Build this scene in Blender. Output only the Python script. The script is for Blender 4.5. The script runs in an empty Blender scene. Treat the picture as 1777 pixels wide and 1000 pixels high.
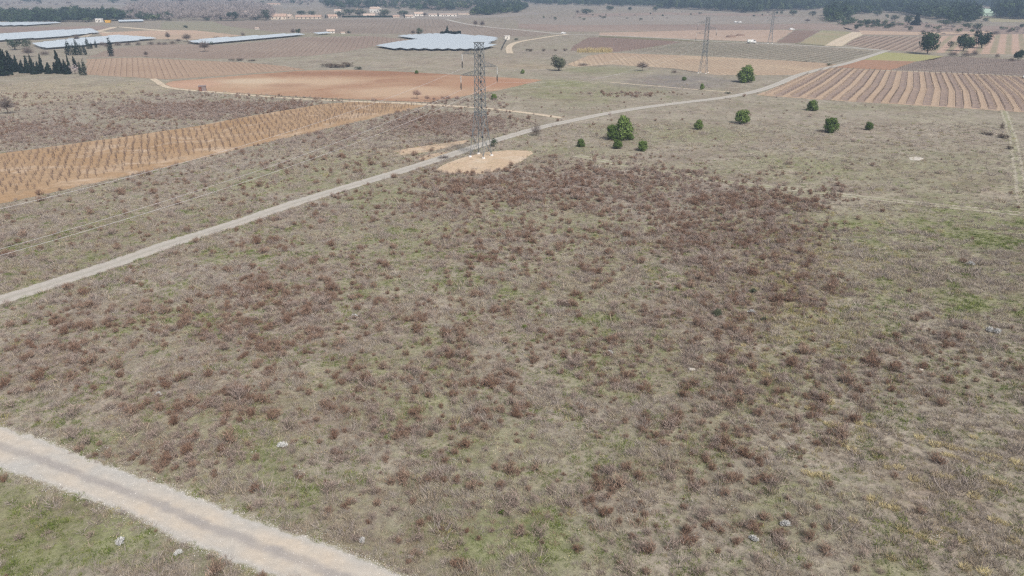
import bpy, bmesh, math, random
import numpy as np
from mathutils import Vector, Matrix

random.seed(7)
rs = np.random.RandomState(11)
SC = bpy.context.scene
COL = SC.collection
PI = math.pi

# ------------------------------------------------------------------ camera
CAM_H = 40.0
PITCH = math.radians(22.4)
LENS = 26.0
cd = bpy.data.cameras.new('camera')
cam = bpy.data.objects.new('camera', cd)
COL.objects.link(cam)
cam.location = (0, 0, CAM_H)
cam.rotation_euler = (PI / 2 - PITCH, 0, 0)
cd.lens = LENS
cd.sensor_width = 36.0
cd.clip_start = 0.5
cd.clip_end = 30000
SC.camera = cam

# ------------------------------------------------------------------ sky, sun, exposure
SUN_EL, SUN_AZ = math.radians(48), math.radians(150)      # azimuth clockwise from +Y
w = bpy.data.worlds.new("World")
SC.world = w
w.use_nodes = True
nt = w.node_tree
bg = nt.nodes['Background']
sky = nt.nodes.new('ShaderNodeTexSky')
sky.sky_type = 'NISHITA'
sky.sun_disc = False
sky.sun_elevation = SUN_EL
sky.sun_rotation = SUN_AZ
sky.air_density = 1.0
sky.dust_density = 4.0
sky.ozone_density = 1.0
hs = nt.nodes.new('ShaderNodeHueSaturation')
hs.inputs['Saturation'].default_value = 0.55
hs.inputs['Value'].default_value = 1.0
nt.links.new(sky.outputs[0], hs.inputs['Color'])
nt.links.new(hs.outputs[0], bg.inputs['Color'])
bg.inputs['Strength'].default_value = 0.082
sd = bpy.data.lights.new('sun', 'SUN')
sd.energy = 2.5
sd.angle = math.radians(10)
sd.color = (1.0, 0.965, 0.93)
sun = bpy.data.objects.new('sun', sd)
COL.objects.link(sun)
dirv = Vector((math.sin(SUN_AZ) * math.cos(SUN_EL), math.cos(SUN_AZ) * math.cos(SUN_EL), math.sin(SUN_EL)))
sun.rotation_euler = dirv.to_track_quat('Z', 'Y').to_euler()
sun.location = (0, 0, 200)
SC.view_settings.view_transform = 'Standard'
SC.view_settings.look = 'None'
SC.view_settings.gamma = 1.0
SC.view_settings.exposure = 0.52
SC.cycles.use_denoising = False
SC.cycles.pixel_filter_type = 'BLACKMAN_HARRIS'
SC.cycles.filter_width = 1.3
SC.cycles.volume_bounces = 0
SC.cycles.max_bounces = 6
SC.cycles.diffuse_bounces = 2
SC.cycles.glossy_bounces = 2

# ------------------------------------------------------------------ measuring: a photo pixel to a point on the ground and back
F = 1777 * LENS / 36.0
SP, CP = math.sin(PITCH), math.cos(PITCH)

def G(px, py, z=0.0):
    a = (px - 888.5) / F
    b = (500 - py) / F
    dx, dy, dz = a, CP + b * SP, -SP + b * CP
    if dz > -0.004: dz = -0.004
    t = (CAM_H - z) / -dz
    return (dx * t, dy * t)

def proj(x, y, z=0.0):
    zz = np.asarray(z) - CAM_H
    d = np.asarray(y) * CP - zz * SP
    u = np.asarray(y) * SP + zz * CP
    d = np.maximum(d, 0.5)
    return 888.5 + F * np.asarray(x) / d, 500 - F * u / d

def ppm(py):                       # photo pixels per metre for a thing standing at this row
    y = G(888, py)[1]
    return F / (y * CP + CAM_H * SP)

# ------------------------------------------------------------------ noise and polygons
_grids = {}
def vnoise(x, y, seed=0):
    if seed not in _grids:
        _grids[seed] = np.random.RandomState(100 + seed).rand(256, 256)
    g = _grids[seed]
    xi = np.floor(x).astype(np.int64); yi = np.floor(y).astype(np.int64)
    fx = x - xi; fy = y - yi
    fx = fx * fx * (3 - 2 * fx); fy = fy * fy * (3 - 2 * fy)
    a = g[xi % 256, yi % 256]; b = g[(xi + 1) % 256, yi % 256]
    c = g[xi % 256, (yi + 1) % 256]; d = g[(xi + 1) % 256, (yi + 1) % 256]
    return (a * (1 - fx) + b * fx) * (1 - fy) + (c * (1 - fx) + d * fx) * fy

def fbm(x, y, size, seed=0, octv=4):
    s = 0; amp = 1; tot = 0
    for k in range(octv):
        f = (2 ** k) / size
        s = s + amp * vnoise(x * f + 17 * k, y * f - 9 * k, seed + k)
        tot += amp; amp *= 0.55
    return s / tot

def smooth(e0, e1, v):
    t = np.clip((v - e0) / (e1 - e0), 0, 1)
    return t * t * (3 - 2 * t)

def inpoly(x, y, poly):
    x = np.asarray(x, float); y = np.asarray(y, float)
    r = np.zeros(x.shape, bool)
    n = len(poly)
    for i in range(n):
        x0, y0 = poly[i]; x1, y1 = poly[(i + 1) % n]
        if y0 == y1: continue
        c = ((y0 > y) != (y1 > y)) & (x < (x1 - x0) * (y - y0) / (y1 - y0) + x0)
        r ^= c
    return r

def W(pts): return [G(*p) for p in pts]

# ------------------------------------------------------------------ object helpers
def tag(o, label=None, cat=None, group=None, kind=None):
    if label: o['label'] = label
    if cat: o['category'] = cat
    if group: o['group'] = group
    if kind: o['kind'] = kind
    return o

def empty(name, loc, rz=0.0, scale=(1, 1, 1)):
    o = bpy.data.objects.new(name, None)
    o.empty_display_size = 0.5
    COL.objects.link(o)
    o.location = loc; o.rotation_euler = (0, 0, rz); o.scale = scale
    return o

def put(name, me, parent=None, loc=None, rz=None, scale=None):
    o = bpy.data.objects.new(name, me)
    COL.objects.link(o)
    if parent: o.parent = parent
    if loc: o.location = loc
    if rz is not None: o.rotation_euler = (0, 0, rz)
    if scale: o.scale = scale
    return o

def copy_tree(o, parent=None):
    c = o.copy(); COL.objects.link(c); c.parent = parent
    for ch in list(o.children): copy_tree(ch, c)
    return c

class MB:
    """collects verts and faces for one mesh"""
    def __init__(s): s.v = []; s.f = []; s.c = []; s.m = []
    def add(s, vs, fs, tone=1.0, mi=0):
        k = len(s.v)
        s.v.extend(vs)
        for f in fs:
            s.f.append(tuple(i + k for i in f)); s.c.append(tone); s.m.append(mi)
    def box(s, x0, y0, z0, x1, y1, z1, mi=0, tone=1.0):
        vs = [(x0, y0, z0), (x1, y0, z0), (x1, y1, z0), (x0, y1, z0), (x0, y0, z1), (x1, y0, z1), (x1, y1, z1), (x0, y1, z1)]
        s.add(vs, [(3, 2, 1, 0), (4, 5, 6, 7), (0, 1, 5, 4), (1, 2, 6, 5), (2, 3, 7, 6), (3, 0, 4, 7)], tone, mi)
    def bar(s, a, b, t, t2=None, n=4, tone=1.0, mi=0):
        a = Vector(a); b = Vector(b); d = b - a
        if d.length < 1e-6: return
        d.normalize()
        up = Vector((0, 0, 1)) if abs(d.z) < 0.9 else Vector((1, 0, 0))
        p = d.cross(up).normalized(); q = d.cross(p)
        t2 = t if t2 is None else t2
        vs = []
        for c, r in ((a, t), (b, t2)):
            for k in range(n):
                an = 2 * PI * (k + .5) / n
                vs.append(tuple(c + p * math.cos(an) * r + q * math.sin(an) * r))
        fs = [(k, (k + 1) % n, n + (k + 1) % n, n + k) for k in range(n)]
        fs.append(tuple(range(n))[::-1]); fs.append(tuple(range(n, 2 * n)))
        s.add(vs, fs, tone, mi)
    def sliver(s, a, b, wd, tone=1.0, mi=0):
        a = Vector(a); b = Vector(b)
        r = Vector((random.gauss(0, 1), random.gauss(0, 1), random.gauss(0, .3)))
        p = (b - a).cross(r)
        if p.length < 1e-6: return
        p.normalize(); p *= wd / 2
        s.add([tuple(a - p), tuple(a + p), tuple(b)], [(0, 1, 2)], tone, mi)
    def mesh(s, name, mats, smooth_=False):
        me = bpy.data.meshes.new(name)
        me.from_pydata(s.v, [], s.f)
        if not isinstance(mats, (list, tuple)): mats = [mats]
        for m in mats: me.materials.append(m)
        me.polygons.foreach_set('material_index', s.m)
        at = me.attributes.new('tone', 'FLOAT', 'FACE')
        at.data.foreach_set('value', s.c)
        if smooth_: me.polygons.foreach_set('use_smooth', [True] * len(s.f))
        me.update()
        return me

def mesh_np(name, v, f, mat, tone=None, k=3):
    """v (n,3), f (m,k) arrays -> mesh"""
    me = bpy.data.meshes.new(name)
    v = np.asarray(v, np.float32); f = np.asarray(f, np.int32)
    me.vertices.add(len(v)); me.vertices.foreach_set('co', v.ravel())
    me.loops.add(f.size); me.loops.foreach_set('vertex_index', f.ravel())
    me.polygons.add(len(f))
    me.polygons.foreach_set('loop_start', np.arange(0, f.size, k, dtype=np.int32))
    me.polygons.foreach_set('loop_total', np.full(len(f), k, np.int32))
    if tone is not None:
        at = me.attributes.new('tone', 'FLOAT', 'FACE')
        at.data.foreach_set('value', np.asarray(tone, np.float32))
    me.materials.append(mat)
    me.update(calc_edges=True)
    me.validate()
    return me

# ------------------------------------------------------------------ materials
def newmat(name, rough=0.9, spec=0.2):
    m = bpy.data.materials.new(name); m.use_nodes = True
    b = m.node_tree.nodes['Principled BSDF']
    b.inputs['Roughness'].default_value = rough
    b.inputs['Specular IOR Level'].default_value = spec
    return m, m.node_tree, b

def N(nt, typ, **kw):
    n = nt.nodes.new(typ)
    for k, v in kw.items(): setattr(n, k, v)
    return n

def math_(nt, op, a, b=None, clamp=False):
    n = nt.nodes.new('ShaderNodeMath'); n.operation = op; n.use_clamp = clamp
    for i, v in enumerate((a, b)):
        if v is None: continue
        if hasattr(v, 'links'): nt.links.new(v, n.inputs[i])
        else: n.inputs[i].default_value = v
    return n.outputs[0]

def mixc(nt, fac, a, b, mode='MIX'):
    n = nt.nodes.new('ShaderNodeMix'); n.data_type = 'RGBA'; n.blend_type = mode
    for idx, v in ((0, fac), (6, a), (7, b)):
        if hasattr(v, 'links'): nt.links.new(v, n.inputs[idx])
        elif idx == 0: n.inputs[0].default_value = v
        else: n.inputs[idx].default_value = (*v, 1)
    return n.outputs[2]

def noise(nt, vec, scale, detail=4, rough=0.6, dist=0.0):
    n = nt.nodes.new('ShaderNodeTexNoise')
    n.inputs['Scale'].default_value = scale; n.inputs['Detail'].default_value = detail
    n.inputs['Roughness'].default_value = rough; n.inputs['Distortion'].default_value = dist
    if vec is not None: nt.links.new(vec, n.inputs['Vector'])
    return n.outputs['Fac']

def mrange(nt, v, a, b, c=0.0, d=1.0):
    n = nt.nodes.new('ShaderNodeMapRange')
    nt.links.new(v, n.inputs[0])
    for i, x in enumerate((a, b, c, d)): n.inputs[i + 1].default_value = x
    return n.outputs[0]

def bump(nt, b, h, strength, dist):
    n = nt.nodes.new('ShaderNodeBump')
    n.inputs['Strength'].default_value = strength; n.inputs['Distance'].default_value = dist
    nt.links.new(h, n.inputs['Height']); nt.links.new(n.outputs[0], b.inputs['Normal'])

def plant_mat(name, c1, c2, rough=0.8, spec=0.15, transl=0.0, spread=0.35):
    """leaf/stem colour: tone attribute per face and a random value per plant"""
    m, nt, b = newmat(name, rough, spec)
    at = N(nt, 'ShaderNodeAttribute', attribute_name='tone')
    oi = nt.nodes.new('ShaderNodeObjectInfo')
    col = mixc(nt, oi.outputs['Random'], c1, c2)
    v = math_(nt, 'MULTIPLY', at.outputs['Fac'], mrange(nt, oi.outputs['Random'], 0, 1, 1 - spread / 2, 1 + spread / 2))
    vm = N(nt, 'ShaderNodeVectorMath', operation='SCALE')
    nt.links.new(col, vm.inputs[0]); nt.links.new(v, vm.inputs['Scale'])
    nt.links.new(vm.outputs[0], b.inputs['Base Color'])
    return m

def flat_mat(name, c, rough=0.7, spec=0.3, metal=0.0, var=0.12, scale=2.0):
    m, nt, b = newmat(name, rough, spec)
    tc = nt.nodes.new('ShaderNodeTexCoord')
    nz = noise(nt, tc.outputs['Object'], scale, 5, 0.65)
    lo = tuple(x * (1 - var) for x in c); hi = tuple(min(1, x * (1 + var)) for x in c)
    nt.links.new(mixc(nt, mrange(nt, nz, .3, .7), lo, hi), b.inputs['Base Color'])
    b.inputs['Metallic'].default_value = metal
    return m

def soil_mat(name, c1, c2, patch=0.02, fine=0.7, c3=None, stripe=None, weeds=None, weedamt=0.0, blobs=()):
    """open soil: large drifts between c1 and c2, clod-size speckle, optional row pattern of the tillage
    stripe = (direction angle, spacing in metres, colour, amount)"""
    m, nt, b = newmat(name, 0.95, 0.1)
    tc = nt.nodes.new('ShaderNodeTexCoord'); P = tc.outputs['Object']
    big = noise(nt, P, patch, 5, 0.6, 0.4)
    col = mixc(nt, mrange(nt, big, .36, .64), c1, c2)
    if c3:
        b2 = noise(nt, P, patch * 2.3, 4, 0.6, 0.8)
        col = mixc(nt, mrange(nt, b2, .52, .68), col, c3)
    for (bx, by, rx, ry, rot, cc, amt) in blobs:
        mp = nt.nodes.new('ShaderNodeMapping'); mp.vector_type = 'TEXTURE'
        mp.inputs['Location'].default_value = (bx, by, 0); mp.inputs['Rotation'].default_value = (0, 0, rot); mp.inputs['Scale'].default_value = (rx, ry, 1)
        nt.links.new(P, mp.inputs[0])
        ln = N(nt, 'ShaderNodeVectorMath', operation='LENGTH'); nt.links.new(mp.outputs[0], ln.inputs[0])
        q = math_(nt, 'ADD', ln.outputs['Value'], math_(nt, 'MULTIPLY', math_(nt, 'SUBTRACT', noise(nt, P, .03, 6, .65), .5), 1.4))
        col = mixc(nt, mrange(nt, q, 1.15, .5, 0, amt), col, cc)
    if stripe:
        ang, sp, sc_, amt = stripe
        mp = nt.nodes.new('ShaderNodeMapping'); mp.inputs['Rotation'].default_value = (0, 0, -ang)
        nt.links.new(P, mp.inputs[0])
        sx = nt.nodes.new('ShaderNodeSeparateXYZ'); nt.links.new(mp.outputs[0], sx.inputs[0])
        wob = noise(nt, P, 0.15, 2, .5)
        yy = math_(nt, 'ADD', sx.outputs['Y'], math_(nt, 'MULTIPLY', wob, 0.6))
        s = math_(nt, 'SINE', math_(nt, 'MULTIPLY', yy, 2 * PI / sp))
        s = mrange(nt, s, -.3, .6)
        s = math_(nt, 'MULTIPLY', s, mrange(nt, noise(nt, P, .05, 3), .25, .6, amt * .5, amt))
        col = mixc(nt, s, col, sc_)
    if weeds:
        wn = noise(nt, P, 0.35, 6, 0.7)
        col = mixc(nt, math_(nt, 'MULTIPLY', mrange(nt, wn, .5, .62), weedamt), col, weeds)
    f1 = noise(nt, P, fine, 8, 0.75)
    f2 = noise(nt, P, fine * 6, 4, 0.7)
    k = math_(nt, 'MULTIPLY', mrange(nt, f1, .3, .7, .78, 1.2), mrange(nt, f2, .3, .7, .85, 1.15))
    vm = N(nt, 'ShaderNodeVectorMath', operation='SCALE')
    nt.links.new(col, vm.inputs[0]); nt.links.new(k, vm.inputs['Scale'])
    nt.links.new(vm.outputs[0], b.inputs['Base Color'])
    bump(nt, b, f1, 0.6, 0.12)
    return m

M = {}
M['pine'] = plant_mat('pine_needles', (.090, .138, .034), (.115, .16, .045))
M['darkpine'] = plant_mat('dark_needles', (.024, .042, .024), (.036, .058, .028), spec=.08)
M['cypress'] = plant_mat('cypress_leaves', (.011, .020, .013), (.018, .028, .016), spec=.05)
M['oak'] = plant_mat('evergreen_oak_leaves', (.035, .058, .034), (.055, .075, .04))
M['olive'] = plant_mat('olive_leaves', (.10, .11, .07), (.13, .14, .09))
M['twig'] = plant_mat('bare_twigs', (.20, .155, .135), (.15, .125, .115))
M['pinktwig'] = plant_mat('reddish_twigs', (.30, .20, .17), (.26, .18, .16))
M['blossom'] = plant_mat('white_blossom', (.42, .36, .36), (.5, .42, .42))
M['bark'] = flat_mat('bark', (.12, .095, .075), .95, .1, var=.35, scale=4)
M['bramble'] = plant_mat('bramble', (.10, .075, .055), (.14, .10, .075))
M['russet'] = plant_mat('russet_stems', (.262, .160, .112), (.28, .20, .152))
M['greybrush'] = plant_mat('grey_brown_stems', (.37, .29, .25), (.30, .235, .20))
M['straw'] = plant_mat('straw_grass', (.44, .37, .27), (.28, .225, .17))
M['greygrass'] = plant_mat('grey_grass', (.44, .385, .34), (.26, .215, .19))
M['green'] = plant_mat('green_grass', (.12, .175, .035), (.19, .205, .065))
M['yellow'] = plant_mat('yellow_grass', (.60, .50, .28), (.50, .43, .24))
M['santolina'] = plant_mat('silver_leaves', (.60, .59, .57), (.56, .56, .54))
M['reed'] = plant_mat('yellow_reeds', (.42, .34, .17), (.5, .41, .22))
M['vinewood'] = plant_mat('vine_wood', (.15, .105, .085), (.22, .16, .13))
M['galv'] = flat_mat('galvanised_steel', (.21, .235, .25), .5, .5, .35, .15, 1.5)
M['concrete'] = flat_mat('concrete', (.62, .59, .55), .9, .2)
M['ceramic'] = flat_mat('pale_insulator_glass', (.72, .74, .74), .3, .5, var=.05)
M['black'] = flat_mat('dark_fitting', (.05, .055, .06), .6, .4)
M['wire'] = flat_mat('aluminium_wire', (.62, .6, .6), .5, .5, .2, .05)
M['panel'] = flat_mat('solar_glass', (.52, .57, .60), .3, .8, 0.0, .05, .5)  # dark cells given a pale base colour, with some sky reflection painted in
M['panelback'] = flat_mat('panel_underside', (.12, .12, .12), .8, .2)
M['whitepaint'] = flat_mat('white_paint', (.78, .78, .77), .4, .5, var=.04)
M['glass'] = flat_mat('dark_glass', (.03, .035, .04), .12, .6, var=.05)
M['rubber'] = flat_mat('rubber', (.03, .03, .03), .85, .2)
M['rust'] = flat_mat('rusty_sheet', (.16, .07, .045), .85, .2, var=.4, scale=1.5)
M['rustgrey'] = flat_mat('weathered_grey_sheet', (.24, .19, .18), .8, .2, var=.25)
M['yellowpaint'] = flat_mat('yellow_paint', (.65, .38, .06), .6, .3)
M['greenroof'] = flat_mat('pale_green_sheet', (.36, .46, .36), .6, .3, var=.05)
M['tile'] = flat_mat('terracotta_tile', (.40, .28, .215), .85, .2, var=.25, scale=.7)
M['paletile'] = flat_mat('pale_tile', (.48, .37, .30), .85, .2, var=.2, scale=.7)
M['render'] = flat_mat('cream_render', (.55, .47, .38), .9, .1)
M['whiterender'] = flat_mat('white_render', (.68, .64, .58), .9, .1)
M['yellowrender'] = flat_mat('yellow_render', (.6, .52, .30), .9, .1)
M['stake'] = flat_mat('grey_wood', (.36, .32, .27), .9, .1, var=.3)
M['stone'] = flat_mat('limestone', (.52, .48, .42), .9, .2, var=.25, scale=8)

# ------------------------------------------------------------------ the ground
BASE = (.280, .247, .196)
# (x, y, half width, half height in photo pixels, colour, strength): what grows or lies bare where
GREEN1 = (.165, .19, .07); GREEN2 = (.205, .21, .105); PALE = (.31, .27, .215); PURP = (.235, .186, .172)
BROWN = (.20, .152, .12); TAN = (.36, .285, .20); GREY = (.275, .245, .215)
TINTS = [
    (1640, 400, 260, 75, (.20, .205, .105), .8), (1560, 470, 110, 60, GREEN2, .8), (1700, 520, 90, 60, GREEN2, .6),
    (1450, 590, 120, 70, GREEN2, .4), (1380, 470, 80, 120, (.235, .19, .095), .5),
    (1650, 300, 200, 40, GREEN2, .45), (1400, 290, 160, 25, GREEN2, .45), (1180, 235, 170, 25, GREEN2, .5),
    (1000, 160, 150, 22, GREEN2, .65), (1030, 122, 80, 9, GREEN1, .45), (960, 145, 60, 8, GREEN2, .6),
    (1600, 235, 220, 30, PALE, .4), (1350, 200, 200, 16, PALE, .35), (1700, 340, 90, 14, PALE, .7),
    (850, 960, 220, 90, GREEN1, .65), (1150, 800, 160, 70, GREEN2, .45), (950, 800, 160, 60, GREEN2, .35),
    (1380, 900, 120, 70, GREEN2, .5), (1560, 820, 160, 70, PALE, .4), (1650, 900, 140, 90, (.27, .215, .17), .6),
    (560, 870, 130, 50, GREEN2, .5), (150, 930, 230, 70, GREEN1, .6), (40, 880, 60, 40, GREEN2, .4),
    (400, 950, 80, 60, GREEN1, .4), (60, 640, 120, 60, PURP, .3), (300, 700, 200, 90, BROWN, .3),
    (560, 560, 200, 80, BROWN, .3), (1000, 330, 330, 40, PURP, .6), (1280, 420, 150, 70, BROWN, .5),
    (1250, 560, 130, 70, BROWN, .3), (850, 480, 200, 70, PALE, .35), (650, 420, 160, 40, GREEN2, .35),
    (560, 360, 130, 24, GREY, .6), (300, 470, 160, 40, GREY, .5), (640, 340, 80, 20, GREEN2, .35),
    (250, 390, 160, 32, GREEN2, .3), (480, 310, 130, 30, GREEN2, .55), (620, 285, 70, 20, GREEN2, .5),
    (80, 440, 120, 40, PURP, .35), (20, 470, 30, 14, (.3, .3, .15), .5), (400, 290, 160, 22, GREY, .4),
    (780, 215, 120, 20, PURP, .65), (560, 240, 120, 18, PURP, .35), (700, 235, 60, 14, PURP, .4),
    (130, 225, 190, 22, GREY, .5), (330, 190, 160, 15, PURP, .7), (480, 185, 70, 7, PURP, .8), (80, 225, 160, 14, PURP, .5),
    (90, 160, 220, 22, (.33, .28, .20), .8), (250, 150, 80, 10, (.33, .28, .20), .6),
    (1170, 142, 110, 15, (.20, .178, .165), .9), (1080, 158, 80, 8, (.23, .21, .15), .6),
    (1270, 165, 60, 8, PALE, .3), (820, 110, 160, 16, (.30, .25, .2), .7), (690, 112, 90, 8, PALE, .6), (940, 92, 60, 7, PURP, .4),
    (930, 115, 90, 6, TAN, .5), (880, 235, 40, 10, GREEN2, .6), (960, 260, 90, 14, GREEN2, .45), (1010, 285, 200, 12, (.27, .24, .16), .5),
    (1000, 205, 60, 7, PALE, .8), (1740, 290, 40, 70, PALE, .5), (700, 265, 70, 16, (.33, .28, .19), .5),
    (1600, 185, 250, 8, GREEN2, .3), (560, 100, 200, 6, PALE, .5), (620, 118, 90, 5, GREY, .5),
]
def ground_tint(x, y):
    px, py = proj(x, y)
    n = x.shape[0]
    c = np.tile(np.array(BASE), (n, 1))
    wx = (fbm(x, y, 22, 3) - .5) * 2; wy = (fbm(x, y, 22, 9) - .5) * 2
    far = np.clip((np.asarray(y) - 400) / 600, 0, 1)[:, None]
    c = c * (1 - far) + np.array((.235, .20, .165)) * far
    for (bx, by, rx, ry, col, st) in TINTS:
        d = np.sqrt(((px - bx) / rx + wx * .6) ** 2 + ((py - by) / ry + wy * .6) ** 2)
        k = (st * (1 - smooth(.35, 1.25, d)))[:, None]
        c = c * (1 - k) + np.array(col) * k
    g = smooth(.46, .64, fbm(x, y, 14, 21)) * (.12 + .45 * (1 - smooth(90, 230, np.asarray(y))))
    c = c * (1 - g[:, None]) + np.array(GREEN2) * g[:, None]
    b = smooth(.5, .68, fbm(x, y, 9, 31)) * .35
    c = c * (1 - b[:, None]) + np.array(BROWN) * b[:, None]
    p = smooth(.54, .7, fbm(x, y, 7, 41)) * .4
    c = c * (1 - p[:, None]) + np.array(PALE) * p[:, None]
    f = .76 + .48 * fbm(x, y, 3.0, 51)
    return c * f[:, None]

def axis(fine, lim, step, grow, end):
    v = list(np.arange(fine[0], fine[1] + 1e-6, step)); s = step
    while v[-1] < end:
        s *= grow; v.append(v[-1] + s)
    if lim:
        s = step
        while v[0] > -end:
            s *= grow; v.insert(0, v[0] - s)
    return np.array(v)

gx = axis((-150, 150), True, 0.9, 1.022, 9000)
gy = np.concatenate([[-600, -250, -100, -30], axis((0, 260), False, 0.9, 1.012, 12000)])
X, Y = np.meshgrid(gx, gy)
xf, yf = X.ravel(), Y.ravel()
gv = np.stack([xf, yf, np.zeros_like(xf)], 1)
nx, ny = len(gx), len(gy)
ii = (np.arange(ny - 1)[:, None] * nx + np.arange(nx - 1)[None, :]).ravel()
gf = np.stack([ii, ii + 1, ii + nx + 1, ii + nx], 1)
gm, gnt, gb = newmat('meadow_ground', 0.97, 0.1)
ga = N(gnt, 'ShaderNodeAttribute', attribute_name='tint')
gtc = gnt.nodes.new('ShaderNodeTexCoord'); GP = gtc.outputs['Object']
n1 = noise(gnt, GP, 0.9, 8, .78, .3); n2 = noise(gnt, GP, 5.0, 6, .75); n3 = noise(gnt, GP, .22, 6, .7, .5)
colr = mixc(gnt, math_(gnt, 'MULTIPLY', mrange(gnt, n3, .5, .66), .32), ga.outputs['Color'], (.175, .13, .105))
n4 = noise(gnt, GP, .5, 7, .7, .4)
colr = mixc(gnt, math_(gnt, 'MULTIPLY', mrange(gnt, n4, .54, .7), .4), colr, (.38, .34, .28))
n5 = noise(gnt, GP, .33, 7, .72, .2)
colr = mixc(gnt, math_(gnt, 'MULTIPLY', mrange(gnt, n5, .5, .66), .32), colr, (.15, .18, .06))
kk = math_(gnt, 'MULTIPLY', mrange(gnt, n1, .3, .7, .66, 1.34), mrange(gnt, n2, .3, .7, .8, 1.2))
vm = N(gnt, 'ShaderNodeVectorMath', operation='SCALE')
gnt.links.new(colr, vm.inputs[0]); gnt.links.new(kk, vm.inputs['Scale'])
gnt.links.new(vm.outputs[0], gb.inputs['Base Color'])
bump(gnt, gb, n1, .8, .15)
gme = mesh_np('ground', gv, gf, gm, k=4)
tint = ground_tint(xf, yf)
ca = gme.attributes.new('tint', 'FLOAT_COLOR', 'POINT')
ca.data.foreach_set('color', np.concatenate([tint, np.ones((len(tint), 1))], 1).astype(np.float32).ravel())
gobj = put('ground', gme); tag(gobj, kind='structure')

# ------------------------------------------------------------------ fields and bare patches (sheets laid on the ground)
def outline(poly, step=2.5, jit=0.35, seed=0):
    r = random.Random(seed); out = []
    n = len(poly)
    for i in range(n):
        a = Vector(poly[i]); b = Vector(poly[(i + 1) % n])
        L = (b - a).length
        st = max(step, (a.length + b.length) / 2 * .012)
        k = max(1, int(L / st))
        nrm = Vector((-(b - a).y, (b - a).x)).normalized() if L > 1e-6 else Vector((0, 0))
        for j in range(k):
            p = a.lerp(b, j / k)
            q = (r.random() - .5) * 2 * jit if j else 0
            out.append((p.x + nrm.x * q, p.y + nrm.y * q))
    return out

def field(name, pts, mat, z, jit=0.4, seed=0, world=False):
    poly = outline(pts if world else W(pts), 2.2, jit, seed)
    me = bpy.data.meshes.new(name)
    me.from_pydata([(x, y, 0) for x, y in poly], [], [tuple(range(len(poly)))])
    # face upwards
    if me.polygons[0].normal.z < 0: me.flip_normals()
    me.materials.append(mat); me.update()
    o = put(name, me, loc=(0, 0, z)); tag(o, kind='structure')
    return o

def wdir(p, q):
    a = G(*p); b = G(*q)
    return math.atan2(b[1] - a[1], b[0] - a[0])

P_F1 = [(-260, 312), (0, 267), (200, 240), (330, 221), (450, 199), (560, 181), (625, 176), (700, 178), (742, 183), (700, 193), (600, 216), (500, 239), (400, 263), (300, 287), (200, 310), (100, 332), (0, 354), (-260, 412)]
P_F2 = [(286, 146), (300, 141), (340, 138), (430, 130), (520, 123), (600, 121), (700, 125), (830, 132), (942, 139), (905, 148), (860, 158), (800, 168), (740, 178), (700, 176), (600, 172), (500, 167), (400, 161), (330, 156), (300, 152)]
P_F3 = [(150, 103), (240, 100), (330, 105), (430, 109), (500, 116), (530, 121), (430, 128), (340, 135), (290, 138), (150, 130)]
P_F4 = [(190, 86), (273, 76), (390, 79), (530, 65), (640, 63), (676, 66), (720, 70), (655, 80), (600, 90), (540, 97), (430, 102), (330, 102), (240, 98), (150, 100)]
P_F7 = [(370, 37), (560, 35), (760, 34), (860, 47), (960, 57), (930, 64), (880, 63), (860, 66), (730, 59), (600, 58), (480, 56), (390, 45)]
P_F8 = [(985, 112), (1020, 97), (1060, 92), (1200, 97), (1300, 102), (1400, 107), (1452, 112), (1380, 130), (1300, 131), (1240, 130), (1170, 119), (1060, 112), (1000, 116)]
P_F9a = [(995, 80), (1020, 66), (1060, 64), (1160, 70), (1180, 74), (1075, 90), (1060, 91), (990, 88)]
P_F9 = [(1075, 90), (1180, 74), (1160, 70), (1240, 75), (1300, 78), (1400, 82), (1530, 91), (1490, 99), (1452, 111), (1300, 101), (1200, 96)]
P_F10 = [(1040, 57), (1200, 53), (1378, 52), (1345, 74), (1180, 67), (1040, 62)]
P_F11 = [(1380, 53), (1424, 53), (1384, 75), (1348, 74)]
P_F12 = [(1426, 53), (1487, 56), (1440, 79), (1388, 75)]
P_F13 = [(1493, 63), (1600, 64), (1603, 91), (1530, 87), (1465, 78)]
P_F13b = [(1602, 64), (1700, 60), (1900, 58), (1900, 97), (1700, 94), (1606, 91)]
P_F14 = [(1533, 91), (1560, 92), (1638, 98), (1620, 104), (1590, 107), (1500, 104)]
P_F15 = [(1500, 104), (1590, 107), (1545, 122), (1440, 117)]
P_F16 = [(1590, 108), (1640, 98), (1777, 104), (1950, 107), (1950, 136), (1777, 132), (1548, 122)]
P_F17 = [(1440, 118), (1545, 123), (1690, 129), (1777, 134), (1950, 141), (1950, 203), (1777, 195), (1700, 190), (1550, 181), (1420, 173), (1312, 165), (1352, 150), (1386, 134)]
P_S5 = [(170, 57), (280, 52), (340, 53), (420, 62), (330, 69), (270, 68), (180, 63)]

A_F1 = wdir((0, 344), (60, 256)); A_F3 = wdir((300, 138), (285, 105)); A_F4 = wdir((560, 95), (585, 66))
A_F9 = wdir((1440, 112), (1530, 91)); A_F8 = wdir((1380, 130), (1300, 101)); A_F16 = wdir((1600, 120), (1777, 106))
A_F13 = wdir((1500, 80), (1545, 64)); A_F13b = wdir((1700, 94), (1715, 62)); A_F7 = wdir((560, 57), (600, 36))

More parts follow.
